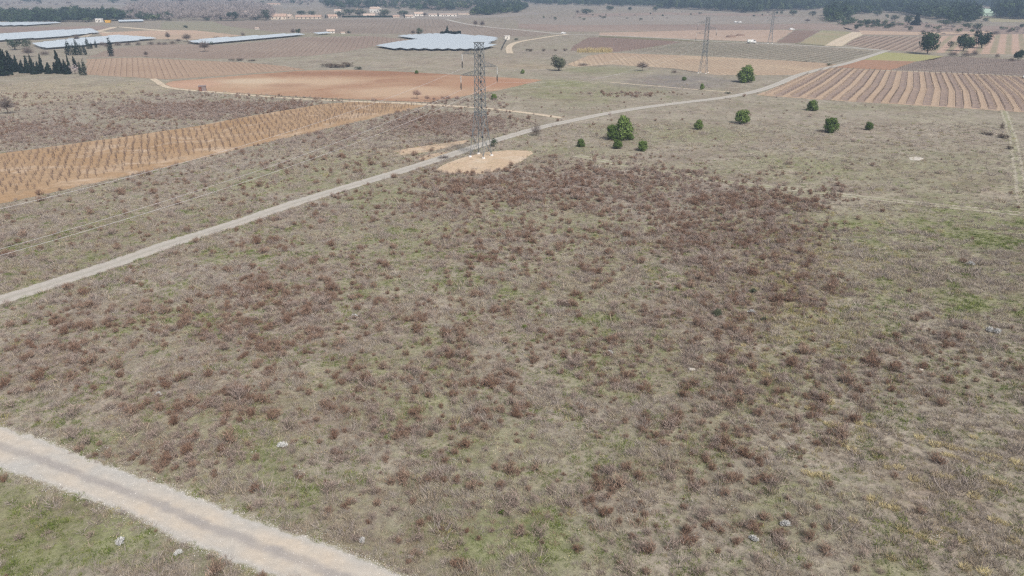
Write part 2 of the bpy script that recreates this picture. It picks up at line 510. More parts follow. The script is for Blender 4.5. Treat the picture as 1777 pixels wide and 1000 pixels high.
m_f1 = soil_mat('ochre_soil', (.335, .218, .122), (.385, .27, .17), .04, 1.3, (.46, .35, .25), weeds=(.27, .195, .125), weedamt=.6)
def pb(px, py, wpx, hpx, cc, amt, skew=0.0):
    x, y = G(px, py); k = ppm(py); ry = abs(G(px, py - hpx)[1] - G(px, py + hpx)[1]) / 2
    return (x, y, wpx / k, ry, skew, cc, amt)
m_f2 = soil_mat('red_soil', (.30, .168, .098), (.40, .275, .185), .008, .35, (.27, .14, .09), stripe=(wdir((300, 150), (800, 165)), 3.5, (.50, .37, .26), .35), weeds=(.25, .13, .085), weedamt=.3,
    blobs=[pb(500, 143, 160, 9, (.47, .355, .245), .85), pb(430, 141, 70, 5, (.50, .41, .30), .8), pb(700, 160, 130, 12, (.46, .34, .235), .8), pb(640, 127, 230, 6.5, (.25, .13, .08), 1.0), pb(500, 148, 45, 4, (.31, .19, .125), .8), pb(870, 144, 90, 10, (.33, .17, .105), .8), pb(330, 147, 60, 8, (.46, .285, .205), .6)])
m_f3 = soil_mat('pink_soil', (.33, .235, .165), (.365, .27, .195), .02, .5, stripe=(A_F3, 2.5, (.29, .2, .15), .4))
m_f4 = soil_mat('brown_vineyard_soil', (.25, .185, .15), (.30, .235, .19), .012, .3, stripe=(A_F4, 2.6, (.22, .19, .14), .4))
m_f7 = soil_mat('grey_vineyard_soil', (.225, .18, .145), (.27, .22, .18), .01, .2, stripe=(A_F7, 4, (.19, .165, .13), .4))
m_f8 = soil_mat('sandy_soil', (.41, .325, .235), (.37, .27, .19), .012, .4, (.46, .36, .25), stripe=(A_F8, 2.6, (.31, .235, .165), .5))
m_f9 = soil_mat('grassy_vineyard_soil', (.20, .185, .135), (.235, .205, .16), .012, .3, stripe=(A_F9, 5.0, (.36, .33, .27), .6))
m_f9a = soil_mat('dark_brown_soil', (.205, .145, .118), (.23, .17, .14), .012, .3)
m_f10 = soil_mat('pale_sandy_soil', (.40, .305, .235), (.35, .255, .195), .008, .3)
m_f11 = soil_mat('brown_fallow', (.20, .14, .11), (.22, .16, .13), .02, .3)
m_f12 = soil_mat('olive_fallow', (.31, .26, .17), (.27, .25, .15), .02, .3)
m_f13 = soil_mat('striped_vineyard_soil', (.30, .225, .18), (.33, .26, .2), .02, .3, stripe=(A_F13, 5.0, (.20, .16, .13), .7))
m_f13b = soil_mat('pink_green_striped_soil', (.42, .30, .235), (.39, .28, .21), .02, .3, stripe=(A_F13b, 8.0, (.25, .225, .15), .9))
m_f14 = soil_mat('young_crop', (.28, .285, .12), (.32, .29, .15), .03, .5)
m_f15 = soil_mat('redbrown_soil', (.33, .19, .125), (.30, .185, .125), .03, .4)
m_f16 = soil_mat('dark_vineyard_soil', (.21, .17, .15), (.235, .195, .165), .02, .3, stripe=(A_F16, 5.0, (.28, .24, .2), .5))
m_f17 = soil_mat('tan_vineyard_soil', (.39, .29, .205), (.42, .32, .235), .03, .6, weeds=(.33, .22, .15), weedamt=.4)
m_pur = soil_mat('weedy_strip', (.29, .22, .18), (.255, .195, .165), .06, .8, weeds=(.38, .285, .205), weedamt=.7)
m_bare = soil_mat('pale_dug_soil', (.50, .39, .28), (.45, .335, .23), .06, 1.2, (.53, .44, .34), weeds=(.36, .30, .19), weedamt=.35)
m_s5 = soil_mat('pink_sand', (.44, .32, .24), (.38, .29, .21), .01, .3)
m_green = soil_mat('green_pasture', (.225, .215, .145), (.255, .225, .165), .01, .3)
m_fgrey = soil_mat('grey_fallow', (.27, .235, .20), (.24, .205, .17), .008, .2)
m_fbr = soil_mat('brown_fallow_far', (.24, .18, .15), (.28, .22, .18), .008, .2)
m_dark = soil_mat('ditch_weeds', (.16, .15, .09), (.19, .17, .11), .02, .5)

field('far_field', [(560, 26), (800, 20), (960, 22), (880, 30), (760, 33), (560, 34)], m_fgrey, .02, 2)
field('far_field', [(890, 31), (1160, 27), (1400, 30), (1440, 40), (1200, 42), (1000, 44), (900, 41)], m_fgrey, .03, 2)
field('far_field', [(900, 42), (1200, 43), (1440, 41), (1480, 52), (1370, 51), (1040, 55), (960, 55), (900, 49)], m_fbr, .025, 2)
field('far_field', [(1000, 24), (1160, 22), (1300, 24), (1400, 29), (1150, 26), (1000, 30)], m_fbr, .04, 2)
field('far_field', [(1480, 33), (1680, 45), (1900, 46), (1900, 57), (1600, 62), (1495, 61), (1450, 42)], m_fbr, .025, 2)
field('far_field', [(1490, 53), (1600, 56), (1720, 54), (1720, 58), (1600, 61), (1496, 60)], m_s5, .05, 1)
field('far_field', [(1700, 30), (1900, 34), (1900, 41), (1720, 38)], m_f12, .035, 2)
field('far_field', [(280, 38), (370, 38), (480, 57), (430, 62), (340, 53), (280, 51)], m_green, .02, 2)
field('far_field', [(-200, 52), (180, 45), (200, 52), (-200, 62)], m_fbr, .025, 2)
field('far_field', [(450, 57), (600, 59), (640, 62), (530, 64), (470, 66), (420, 62)], m_green, .03, 2)
field('far_field', [(-300, 22), (200, 14), (560, 12), (560, 9), (-300, 15)], m_fgrey, .02, 3)
field('far_field', [(-300, 12), (400, 8), (400, 4), (-300, 6)], m_fgrey, .04, 3)
field('sandy_field', P_S5, m_s5, .03, 1)
field('vineyard_ground', P_F7, m_f7, .03, 1)
field('vineyard_ground', P_F4, m_f4, .03, .8)
field('vineyard_ground', P_F3, m_f3, .03, .6)
field('ploughed_field', P_F2, m_f2, .02, .5)
field('vineyard_ground', P_F1, m_f1, .02, .4)
field('vineyard_ground', P_F8, m_f8, .02, .6)
field('vineyard_ground', P_F9a, m_f9a, .026, .6)
field('vineyard_ground', P_F9, m_f9, .02, .6)
field('ploughed_field', P_F10, m_f10, .03, .8)
field('ploughed_field', P_F11, m_f11, .025, .8)
field('fallow_field', P_F12, m_f12, .025, .8)
field('vineyard_ground', P_F13, m_f13, .03, .8)
field('vineyard_ground', P_F13b, m_f13b, .026, .8)
field('crop_field', P_F14, m_f14, .02, .5)
field('ploughed_field', P_F15, m_f15, .026, .5)
field('vineyard_ground', P_F16, m_f16, .02, .5)
field('vineyard_ground', P_F17, m_f17, .02, .4)
field('bare_soil', [(758, 294), (775, 284), (800, 275), (830, 266), (880, 261), (922, 262), (925, 267), (905, 280), (875, 293), (850, 300), (815, 305), (780, 302)], m_bare, .02, .35)
field('bare_soil', [(683, 263), (720, 256), (760, 250), (812, 243), (803, 250), (760, 260), (722, 267), (700, 271)], m_bare, .02, .35)
field('bare_soil', [(724, 277), (745, 268), (780, 264), (776, 272), (752, 280)], m_bare, .02, .4)
field('bare_soil', [(1577, 274), (1590, 272), (1604, 275), (1596, 279), (1580, 278)], M['stone'], .02, .2)
field('ditch', [(1040, 62.6), (1180, 68.5), (1300, 73), (1300, 75.5), (1160, 71), (1040, 64.8)], m_dark, .035, .3)
field('ditch', [(300, 153.5), (500, 168.5), (700, 177.8), (700, 179), (500, 170), (300, 156)], m_dark, .03, .2)
field('ditch', [(1380, 75.2), (1450, 80), (1450, 81.4), (1380, 76.6)], m_dark, .04, .2)

# ------------------------------------------------------------------ tracks
def catmull(pts, n=8):
    out = []
    P = [pts[0]] + list(pts) + [pts[-1]]
    for i in range(1, len(P) - 2):
        p0, p1, p2, p3 = [np.array(q, float) for q in P[i - 1:i + 3]]
        for j in range(n):
            t = j / n
            out.append(.5 * ((2 * p1) + (-p0 + p2) * t + (2 * p0 - 5 * p1 + 4 * p2 - p3) * t * t + (-p0 + 3 * p1 - 3 * p2 + p3) * t ** 3))
    out.append(np.array(pts[-1], float))
    return out

def ribbon(name, left, right, mat, z, jit=.12, step=1.0):
    L = catmull(left, 10); R = catmull(right, 10)
    n = min(len(L), len(R)); K = 8
    vs = []; uv = []; fs = []; s = 0; rr = random.Random(3)
    prev = None
    # resample so the edges can be ragged
    LL = []; RR = []
    for i in range(n - 1):
        ln = np.linalg.norm((L[i] + R[i]) / 2 - (L[i + 1] + R[i + 1]) / 2)
        st = max(step, np.linalg.norm(L[i]) * .006)
        k = max(1, int(ln / st))
        for j in range(k):
            t = j / k
            LL.append(L[i] * (1 - t) + L[i + 1] * t); RR.append(R[i] * (1 - t) + R[i + 1] * t)
    LL.append(L[n - 1]); RR.append(R[n - 1])
    for i, (a, b) in enumerate(zip(LL, RR)):
        c = (a + b) / 2
        if prev is not None: s += np.linalg.norm(c - prev)
        prev = c
        d = (b - a) / (np.linalg.norm(b - a) + 1e-9)
        a2 = a + d * (rr.random() - .5) * 2 * jit; b2 = b + d * (rr.random() - .5) * 2 * jit
        for k in range(K + 1):
            p = a2 + (b2 - a2) * k / K
            vs.append((p[0], p[1], 0)); uv.append((k / K, s))
        if i:
            o = (i - 1) * (K + 1)
            for k in range(K): fs.append((o + k, o + k + 1, o + K + 2 + k, o + K + 1 + k))
    me = bpy.data.meshes.new(name); me.from_pydata(vs, [], fs)
    if me.polygons[0].normal.z < 0: me.flip_normals()
    ul = me.uv_layers.new(name='UVMap')
    for lp in me.loops: ul.data[lp.index].uv = uv[lp.vertex_index]
    me.materials.append(mat); me.update()
    o = put(name, me, loc=(0, 0, z)); tag(o, kind='structure')
    return o

def centre_ribbon(name, pts, width, mat, z, jit=.12, world=False):
    C = catmull(pts if world else W(pts), 4)
    L = []; R = []
    for i, c in enumerate(C):
        a = C[max(0, i - 1)]; b = C[min(len(C) - 1, i + 1)]
        d = (b - a) / (np.linalg.norm(b - a) + 1e-9); nrm = np.array((-d[1], d[0]))
        wv = width if not isinstance(width, (list, tuple)) else width[0] + (width[1] - width[0]) * i / len(C)
        L.append(c + nrm * wv / 2); R.append(c - nrm * wv / 2)
    return ribbon(name, L, R, mat, z, jit)

def track_mat(name, edge, rut, mid, midw=.12, midamt=.8, fade=True, grass=(.24, .22, .14)):
    m, nt, b = newmat(name, .95, .15)
    uvn = nt.nodes.new('ShaderNodeUVMap'); sx = nt.nodes.new('ShaderNodeSeparateXYZ')
    nt.links.new(uvn.outputs[0], sx.inputs[0])
    tc = nt.nodes.new('ShaderNodeTexCoord'); P = tc.outputs['Object']
    u = math_(nt, 'ADD', sx.outputs['X'], math_(nt, 'MULTIPLY', math_(nt, 'SUBTRACT', noise(nt, P, .35, 4), .5), .14))
    d = math_(nt, 'ABSOLUTE', math_(nt, 'SUBTRACT', u, .5))
    big = noise(nt, P, .12, 4)
    col = mixc(nt, mrange(nt, big, .35, .65), rut, edge)
    col = mixc(nt, math_(nt, 'MULTIPLY', mrange(nt, d, midw + .06, midw - .04), mrange(nt, noise(nt, P, .3, 5), .3, .6, midamt * .5, midamt)), col, mid)
    col = mixc(nt, mrange(nt, d, .30, .44, 0, .85), col, edge)
    sp = noise(nt, P, 7, 3, .8)
    col = mixc(nt, mrange(nt, sp, .6, .72, 0, .55), col, (.62, .6, .56))
    col = mixc(nt, mrange(nt, noise(nt, P, 5, 4, .8), .6, .72, 0, .35), col, (.25, .22, .19))
    gn = noise(nt, P, .9, 7, .75)
    ee = math_(nt, 'ADD', d, math_(nt, 'MULTIPLY', math_(nt, 'SUBTRACT', gn, .5), .35))
    if fade: col = mixc(nt, mrange(nt, ee, .42, .5, 0, .9), col, grass)
    k = math_(nt, 'MULTIPLY', mrange(nt, noise(nt, P, 1.2, 8, .75), .3, .7, .88, 1.12), mrange(nt, noise(nt, P, 14, 4, .8), .3, .7, .82, 1.18))
    vm = N(nt, 'ShaderNodeVectorMath', operation='SCALE')
    nt.links.new(col, vm.inputs[0]); nt.links.new(k, vm.inputs['Scale'])
    nt.links.new(vm.outputs[0], b.inputs['Base Color'])
    bump(nt, b, noise(nt, P, 6, 6, .8), .5, .04)
    return m

m_tr_near = track_mat('gravel_track', (.41, .395, .365), (.50, .43, .345), (.31, .285, .265), .085, .95, True)
m_tr = track_mat('pale_gravel', (.40, .375, .335), (.42, .385, .34), (.33, .31, .26), .10, .7, True)
m_dirt = track_mat('pale_dirt', (.50, .42, .31), (.52, .43, .33), (.40, .33, .24), .08, .4, True)
m_faint = track_mat('faint_track', (.33, .30, .225), (.42, .385, .31), (.24, .235, .14), .2, .9, True)

up = [(-330, 615), (-160, 674), (0, 736), (85, 765), (170, 800), (300, 845), (400, 885), (500, 920), (600, 955), (700, 996), (820, 1055)]
lo = [(-330, 672), (-160, 743), (0, 815), (60, 836), (150, 868), (225, 897), (300, 935), (380, 967), (460, 1000), (560, 1045), (690, 1110)]
NEAR_UP, NEAR_LO = W(up), W(lo)
ribbon('gravel_track', NEAR_UP, NEAR_LO, m_tr_near, .02, .2, .4)
T1 = [(-300, 592), (-150, 561), (0, 521), (100, 490), (200, 457), (300, 422), (400, 391), (500, 357), (600, 326), (700, 296), (780, 270), (830, 253), (880, 238), (940, 221), (1000, 208), (1060, 196), (1130, 185), (1200, 176.5), (1260, 169), (1310, 159), (1350, 146), (1385, 131), (1420, 121.5), (1470, 110), (1505, 99), (1536, 89)]
centre_ribbon('dirt_road', T1, 4.0, m_tr, .04)
centre_ribbon('dirt_road', [(1545, 88.5), (1500, 85), (1440, 81.5), (1400, 79.5), (1350, 77), (1300, 74.5), (1230, 71.5), (1160, 67), (1060, 62), (980, 59.5)], 4.5, m_tr, .052)
centre_ribbon('dirt_track', [(265, 137), (275, 143), (284, 149), (310, 155), (400, 162.5), (500, 170.5), (600, 175.5), (700, 179), (780, 184), (850, 189), (920, 197), (975, 205)], 3.0, m_dirt, .045)
centre_ribbon('dirt_track', [(600, 176), (700, 180), (780, 185), (830, 187)], 2.4, m_dirt, .05)
centre_ribbon('dirt_road', [(775, 34), (795, 39), (820, 43.5), (860, 48.5), (900, 52), (950, 57), (985, 60)], 5.5, m_tr, .06)
centre_ribbon('dirt_track', [(985, 60), (960, 63), (935, 67), (905, 72), (889, 77), (883, 84), (885, 93)], 4.5, m_dirt, .07)
centre_ribbon('dirt_track', [(1446, 80), (1462, 70), (1482, 61), (1492, 56)], [12, 14], m_dirt, .045)
centre_ribbon('dirt_track', [(1532, 122.5), (1600, 125), (1690, 128.7), (1777, 133)], 1.8, m_dirt, .045)
centre_ribbon('dirt_track', [(1480, 82.5), (1520, 87), (1545, 88)], 4, m_tr, .058)
centre_ribbon('dirt_track', [(145, 64), (165, 56), (190, 50), (205, 47), (240, 50), (290, 54)], [6, 9], m_dirt, .07)
centre_ribbon('dirt_track', [(190, 58), (175, 55)], 5, m_dirt, .075)
centre_ribbon('faint_path', [(1000, 270), (1130, 295), (1260, 316), (1400, 331), (1500, 343), (1640, 358), (1777, 372), (1950, 392)], 3.2, m_faint, .02, .3)
centre_ribbon('faint_path', [(1742, 192), (1750, 215), (1760, 250), (1768, 300), (1776, 360)], 2.4, m_faint, .025, .3)
centre_ribbon('faint_path', [(820, 168), (880, 176), (960, 178)], 2, m_faint, .02, .3)
centre_ribbon('faint_path', [(1060, 143), (1130, 149), (1200, 155), (1270, 160)], 1.6, m_dirt, .02, .3)

# ------------------------------------------------------------------ plant meshes
def rnd(): return random.random()

def tuft_mesh(name, mat, n, spread, h, wd, lean=.5, tone=(.7, 1.2), seed=0):
    random.seed(seed); b = MB()
    for i in range(n):
        a = rnd() * 2 * PI; r = spread * math.sqrt(rnd())
        x, y = r * math.cos(a), r * math.sin(a)
        hh = h * (.45 + .75 * rnd()) * (1 - .35 * r / spread)
        l = lean * hh * (.3 + rnd()); a2 = a + random.gauss(0, .8)
        b.sliver((x, y, -.01), (x + l * math.cos(a2), y + l * math.sin(a2), hh), wd * (.7 + .6 * rnd()), tone[0] + (tone[1] - tone[0]) * rnd())
    return b.mesh(name, mat)

def bush_mesh(name, mat, stems, R, h, seed, tips=3, twigw=.03, flat=.6):
    """twiggy dome: stems leaving one root and splitting into fine tips"""
    random.seed(seed); b = MB()
    lob = [(random.gauss(0, R * .3), random.gauss(0, R * .3), R * (.45 + .5 * rnd())) for _ in range(5)]
    for i in range(stems):
        lx, ly, lr = random.choice(lob)
        a = rnd() * 2 * PI; r = math.sqrt(rnd())
        ex, ey = lx + lr * r * math.cos(a), ly + lr * r * math.sin(a)
        rr = min(1, math.hypot(ex, ey) / (R * 1.15))
        ez = h * (1 - flat * rr * rr) * (.62 + .5 * rnd())
        root = (ex * .45, ey * .45, 0)
        ez *= .6 + .7 * rnd() ** 2 + .2; t = .6 + .5 * rnd()
        b.sliver(root, (ex, ey, ez), twigw, t * .62)
        for k in range(tips):
            q = .45 + .45 * rnd()
            p = Vector(root).lerp(Vector((ex, ey, ez)), q)
            e = p + Vector((random.gauss(0, .11), random.gauss(0, .11), .10 + .13 * rnd())) * (R / .5) ** .5
            b.sliver(p, e, twigw * 1.25, t + .35 * rnd())
    return b.mesh(name, mat)

def library(name, meshes):
    """unlinked source collection for the scattered ground cover"""
    c = bpy.data.collections.new(name)
    for i, me in enumerate(meshes):
        o = bpy.data.objects.new('%s_%02d' % (name, i), me); c.objects.link(o)
    return c

def scatter(name, pts, idx, sc, lib, z=0.0, tall=None, rz=None):
    pts = np.asarray(pts); n = len(pts)
    me = bpy.data.meshes.new(name); me.vertices.add(n)
    co = np.zeros((n, 3), np.float32); co[:, :2] = pts[:, :2]; co[:, 2] = z
    me.vertices.foreach_set('co', co.ravel())
    sc = np.asarray(sc, np.float32)
    s3 = np.stack([sc, sc, sc if tall is None else np.asarray(tall, np.float32)], 1)
    a = me.attributes.new('vi', 'INT', 'POINT'); a.data.foreach_set('value', np.asarray(idx, np.int32))
    a = me.attributes.new('sc', 'FLOAT_VECTOR', 'POINT'); a.data.foreach_set('vector', s3.ravel().astype(np.float32))
    r3 = np.zeros((n, 3), np.float32)
    r3[:, 2] = rs.rand(n) * 2 * PI if rz is None else rz
    r3[:, 0] = rs.randn(n) * .06; r3[:, 1] = rs.randn(n) * .06
    a = me.attributes.new('rt', 'FLOAT_VECTOR', 'POINT'); a.data.foreach_set('vector', r3.ravel())
    me.update()
    o = put(name, me)
    g = bpy.data.node_groups.new(name + '_nodes', 'GeometryNodeTree')
    g.interface.new_socket('Geometry', in_out='INPUT', socket_type='NodeSocketGeometry')
    g.interface.new_socket('Geometry', in_out='OUTPUT', socket_type='NodeSocketGeometry')
    gi = g.nodes.new('NodeGroupInput'); go = g.nodes.new('NodeGroupOutput')
    ip = g.nodes.new('GeometryNodeInstanceOnPoints')
    ci = g.nodes.new('GeometryNodeCollectionInfo')
    ci.inputs['Collection'].default_value = lib
    ci.inputs['Separate Children'].default_value = True
    ci.inputs['Reset Children'].default_value = True
    def att(nm, ty):
        q = g.nodes.new('GeometryNodeInputNamedAttribute'); q.data_type = ty; q.inputs['Name'].default_value = nm
        return q.outputs['Attribute']
    L = g.links.new
    L(gi.outputs[0], ip.inputs['Points']); L(ci.outputs[0], ip.inputs['Instance'])
    ip.inputs['Pick Instance'].default_value = True
    L(att('vi', 'INT'), ip.inputs['Instance Index'])
    L(att('sc', 'FLOAT_VECTOR'), ip.inputs['Scale'])
    er = g.nodes.new('FunctionNodeEulerToRotation'); L(att('rt', 'FLOAT_VECTOR'), er.inputs[0]); L(er.outputs[0], ip.inputs['Rotation'])
    L(ip.outputs[0], go.inputs[0])
    md = o.modifiers.new('scatter', 'NODES'); md.node_group = g
    return o

# road keep-out
def dist_poly(x, y, line):
    d = np.full(np.shape(x), 1e9)
    for a, b in zip(line[:-1], line[1:]):
        ax, ay = a; bx, by = b
        vx, vy = bx - ax, by - ay
        t = np.clip(((x - ax) * vx + (y - ay) * vy) / (vx * vx + vy * vy + 1e-9), 0, 1)
        d = np.minimum(d, np.hypot(x - ax - t * vx, y - ay - t * vy))
    return d
T1W = W(T1)
NEARP = NEAR_UP + NEAR_LO[::-1]
def clear(x, y, marg=0.0):
    ok = dist_poly(x, y, T1W) > 1.75 + marg
    ok &= ~inpoly(x, y, NEARP) | (dist_poly(x, y, NEAR_UP) < .12) | (dist_poly(x, y, NEAR_LO) < .12)
    for p in (P_F1, P_F2, P_F3, P_F17, P_F8, P_F9):
        ok &= ~inpoly(x, y, W(p))
    return ok

BARE = W([(758, 294), (775, 284), (800, 275), (830, 266), (880, 261), (925, 263), (905, 280), (850, 300), (780, 302)])
BARE2 = W([(683, 263), (760, 250), (812, 243), (803, 250), (722, 267)])
# brown scrub density blobs in photo pixels (x, y, rx, ry, strength)
DENS = [(1050, 335, 400, 45, .75), (780, 345, 150, 40, .4), (1300, 400, 180, 70, .9), (1330, 500, 140, 80, .75), (1220, 560, 160, 80, .45), (450, 560, 200, 80, .75),
        (520, 500, 120, 50, .35), (180, 560, 160, 50, .45), (60, 640, 130, 60, .5), (360, 690, 190, 60, .6), (340, 780, 150, 50, .7), (450, 430, 60, 20, .5), (760, 700, 260, 110, .5),
        (820, 790, 150, 50, .4), (800, 560, 220, 60, .35), (1010, 620, 120, 60, .5), (1150, 640, 200, 80, .5), (1560, 600, 150, 34, .4), (1650, 590, 100, 40, .22), (1400, 660, 200, 80, .45),
        (1280, 760, 220, 100, .5), (1100, 900, 260, 90, .38), (1300, 930, 110, 70, .5), (700, 880, 260, 90, .3), (1650, 650, 140, 60, .2), (950, 430, 300, 60, .35), (640, 470, 80, 40, .3),
        (330, 192, 190, 16, .75), (480, 185, 90, 8, .9), (80, 232, 170, 24, .6), (780, 215, 140, 22, .75), (640, 235, 120, 12, .35), (1080, 160, 90, 9, .25), (300, 640, 330, 110, .25)]
def bush_density(x, y):
    px, py = proj(x, y)
    wx = (fbm(x, y, 16, 61) - .5) * 1.6; wy = (fbm(x, y, 16, 67) - .5) * 1.6
    d = np.full(x.shape, .10)
    d[(py < 270) & (px > 880)] = .006
    for bx, by, rx, ry, st in DENS:
        q = np.sqrt(((px - bx) / rx + wx * .5) ** 2 + ((py - by) / ry + wy * .5) ** 2)
        d = np.maximum(d, st * (1 - smooth(.45, 1.3, q)))
    clump = smooth(.34, .64, fbm(x, y, 3.6, 71, 3))
    d *= .6 + 1.05 * clump
    gq = np.sqrt(((px - 1650) / 230 + wx * .35) ** 2 + ((py - 430) / 110 + wy * .35) ** 2)
    d *= .12 + .88 * smooth(.7, 1.35, gq)
    d[(px > 1250) & (py < 330) & (py > 195)] *= .25
    d *= 1 - .7 * smooth(1430, 1600, px + wx * 60) * (py < 560)
    lowr = np.sqrt(((px - 1680) / 260) ** 2 + ((py - 860) / 150) ** 2) < 1
    d[lowr] *= .12
    below = (py > 840) & (px < 420)
    d[below] = .05
    return d

def candidates(n, ymin, ymax, power=1.0):
    """uniform points over the part of the plane the lens takes in plus a margin"""
    y = ymin + (ymax - ymin) * rs.rand(n * 2) ** power
    hw = (y * CP + CAM_H * SP) * (888.5 / F) * 1.10 + 8
    hmax = hw.max()
    keep = rs.rand(n * 2) < hw / hmax
    y = y[keep]; hw = hw[keep]
    x = (rs.rand(len(y)) * 2 - 1) * hw
    return x, y

def area(ymin, ymax):
    y = np.linspace(ymin, ymax, 50); hw = (y * CP + CAM_H * SP) * (888.5 / F) * 1.1 + 8
    return float(np.trapezoid(2 * hw, y)) if hasattr(np, 'trapezoid') else float(np.trapz(2 * hw, y))

def uniform(dens, ymin, ymax):
    n = int(area(ymin, ymax) * dens)
    y = ymin + (ymax - ymin) * rs.rand(n * 3)
    hw = (y * CP + CAM_H * SP) * (888.5 / F) * 1.10 + 8
    keep = rs.rand(n * 3) < hw / hw.max()
    y = y[keep][:n]; hw = hw[keep][:n]
    return (rs.rand(len(y)) * 2 - 1) * hw, y

# ---- brown dry bushes: nearest 300 as things, the rest as scrub
bush_meshes = []
for k in range(5):
    bush_meshes.append(bush_mesh('dry_bush_mesh', M['russet'], 84, .55, .58, 300 + k, 3, .017))
for k in range(3):
    bush_meshes.append(bush_mesh('grey_bush_mesh', M['greybrush'], 58, .6, .55, 330 + k, 3, .015))
x1, y1 = uniform(1.7, 30, 300)
d = bush_density(x1, y1)
keep = (rs.rand(len(x1)) < d) & clear(x1, y1, .3) & ~inpoly(x1, y1, BARE) & ~inpoly(x1, y1, BARE2)
x1, y1 = x1[keep], y1[keep]
s1 = np.clip(rs.lognormal(-.25, .42, len(x1)), .30, 2.0)
pv = fbm(x1, y1, 25, 81)
i1 = np.where(rs.rand(len(x1)) < .36 + .25 * (pv > .55) + .25 * ((y1 > 190) & (x1 < 0)), rs.randint(5, 8, len(x1)), rs.randint(0, 5, len(x1)))
pxs, pys = proj(x1, y1)
vis = (pxs > -15) & (pxs < 1792) & (pys < 1015)
size = np.where(vis, s1 * F / (y1 * CP + CAM_H * SP), 0)
order = np.argsort(-size)
first, rest = order[:288], order[288:]
rest = np.concatenate([rest])
for n_, i in enumerate(first):
    russet = i1[i] < 5
    o = put('dry_bush', bush_meshes[i1[i]], loc=(float(x1[i]), float(y1[i]), 0), rz=float(rs.rand() * 6.28), scale=(float(s1[i]),) * 2 + (float(s1[i]) * float(.8 + .4 * rs.rand()),))
    below = pys[i] > 830 + (pxs[i] * .36 if pxs[i] < 700 else 1e5)
    zone = 'left of the wide gravel track' if below else ('in the left half of the near meadow' if pxs[i] < 890 else 'in the right half of the near meadow')
    kind = 'reddish brown' if russet else 'greyish brown'
    tag(o, '%s dry twiggy bush standing %s' % (kind, zone), 'bush', '%s dry bushes %s' % (kind, zone))
LB = library('scrub', bush_meshes)
o = scatter('brown_scrub', np.stack([x1[rest], y1[rest]], 1), i1[rest], s1[rest], LB)
tag(o, 'brown dry scrub covering the meadow up to the tracks and fields', 'scrub', kind='stuff')

# ---- grass
gl = [tuft_mesh('g', M['straw'], 34, .20, .32, .018, .8, (.6, 1.35), seed=k) for k in range(3)]
gl += [tuft_mesh('g', M['greygrass'], 34, .22, .42, .016, 1.0, (.55, 1.4), seed=10 + k) for k in range(3)]
gl += [tuft_mesh('g', M['green'], 34, .22, .15, .022, .8, seed=20 + k) for k in range(3)]
M['yellowgreen'] = plant_mat('yellowish_grass', (.40, .35, .165), (.34, .29, .14))
gl += [tuft_mesh('g', M['yellowgreen'], 44, .22, .30, .02, .6, seed=30 + k) for k in range(2)]
gl += [tuft_mesh('g', M['russet'], 30, .22, .32, .015, .6, seed=40 + k) for k in range(2)]
LG = library('tuft', gl)
def grass_pts(dens, y0, y1_, mul):
    x, y = uniform(dens, y0, y1_)
    k = clear(x, y) & ~(inpoly(x, y, BARE) & (rs.rand(len(x)) < .96)) & ~(inpoly(x, y, BARE2) & (rs.rand(len(x)) < .8))
    x, y = x[k], y[k]
    k = (y < 125) | (x < -10) | (rs.rand(len(x)) < .45); x, y = x[k], y[k]
    t = ground_tint(x, y)
    gr = smooth(.93, 1.06, t[:, 1] / t[:, 0])           # greener ground grows greener grass
    r = rs.rand(len(x))
    clumpy = fbm(x, y, 2.6, 91, 3)
    idx = np.where(r < .48, rs.randint(0, 3, len(x)), rs.randint(3, 6, len(x)))
    g2 = rs.rand(len(x)) < (.30 + .62 * gr) * smooth(.42, .60, fbm(x, y, 3, 95, 3)) * 1.9 * (1.3 - .9 * smooth(90, 200, y))
    idx = np.where(g2, rs.randint(6, 9, len(x)), idx)
    b2 = rs.rand(len(x)) < .30 * smooth(.15, .6, bush_density(x, y))
    idx = np.where(b2, rs.randint(11, 13, len(x)), idx)
    px, py = proj(x, y)
    yl = np.exp(-((px - 1390) / 110) ** 2 - ((py - 540) / 170) ** 2) * .28 + .01 + .06 * np.exp(-((px - 1650) / 200) ** 2 - ((py - 850) / 140) ** 2)
    y2 = rs.rand(len(x)) < yl
    idx = np.where(y2, rs.randint(9, 11, len(x)), idx)
    s = np.clip(rs.lognormal(0, .34, len(x)), .4, 2.2) * mul * (.35 + 1.3 * clumpy)
    return x, y, idx, s
gs = [grass_pts(8, 30, 85, 1.0), grass_pts(5, 85, 140, 1.2), grass_pts(1.5, 140, 230, 1.4), grass_pts(.12, 230, 330, 1.6)]
gx_, gy_, gi_, gs_ = [np.concatenate([g[k] for g in gs]) for k in range(4)]
isg = (gi_ >= 6) & (gi_ < 9)
o = scatter('dry_grass', np.stack([gx_[~isg], gy_[~isg]], 1), gi_[~isg], gs_[~isg], LG)
tag(o, 'dry straw and grey grass between the bushes', 'grass', kind='stuff')
o = scatter('green_grass', np.stack([gx_[isg], gy_[isg]], 1), gi_[isg], gs_[isg], LG)
tag(o, 'short green grass growing among the dry stems', 'grass', kind='stuff')

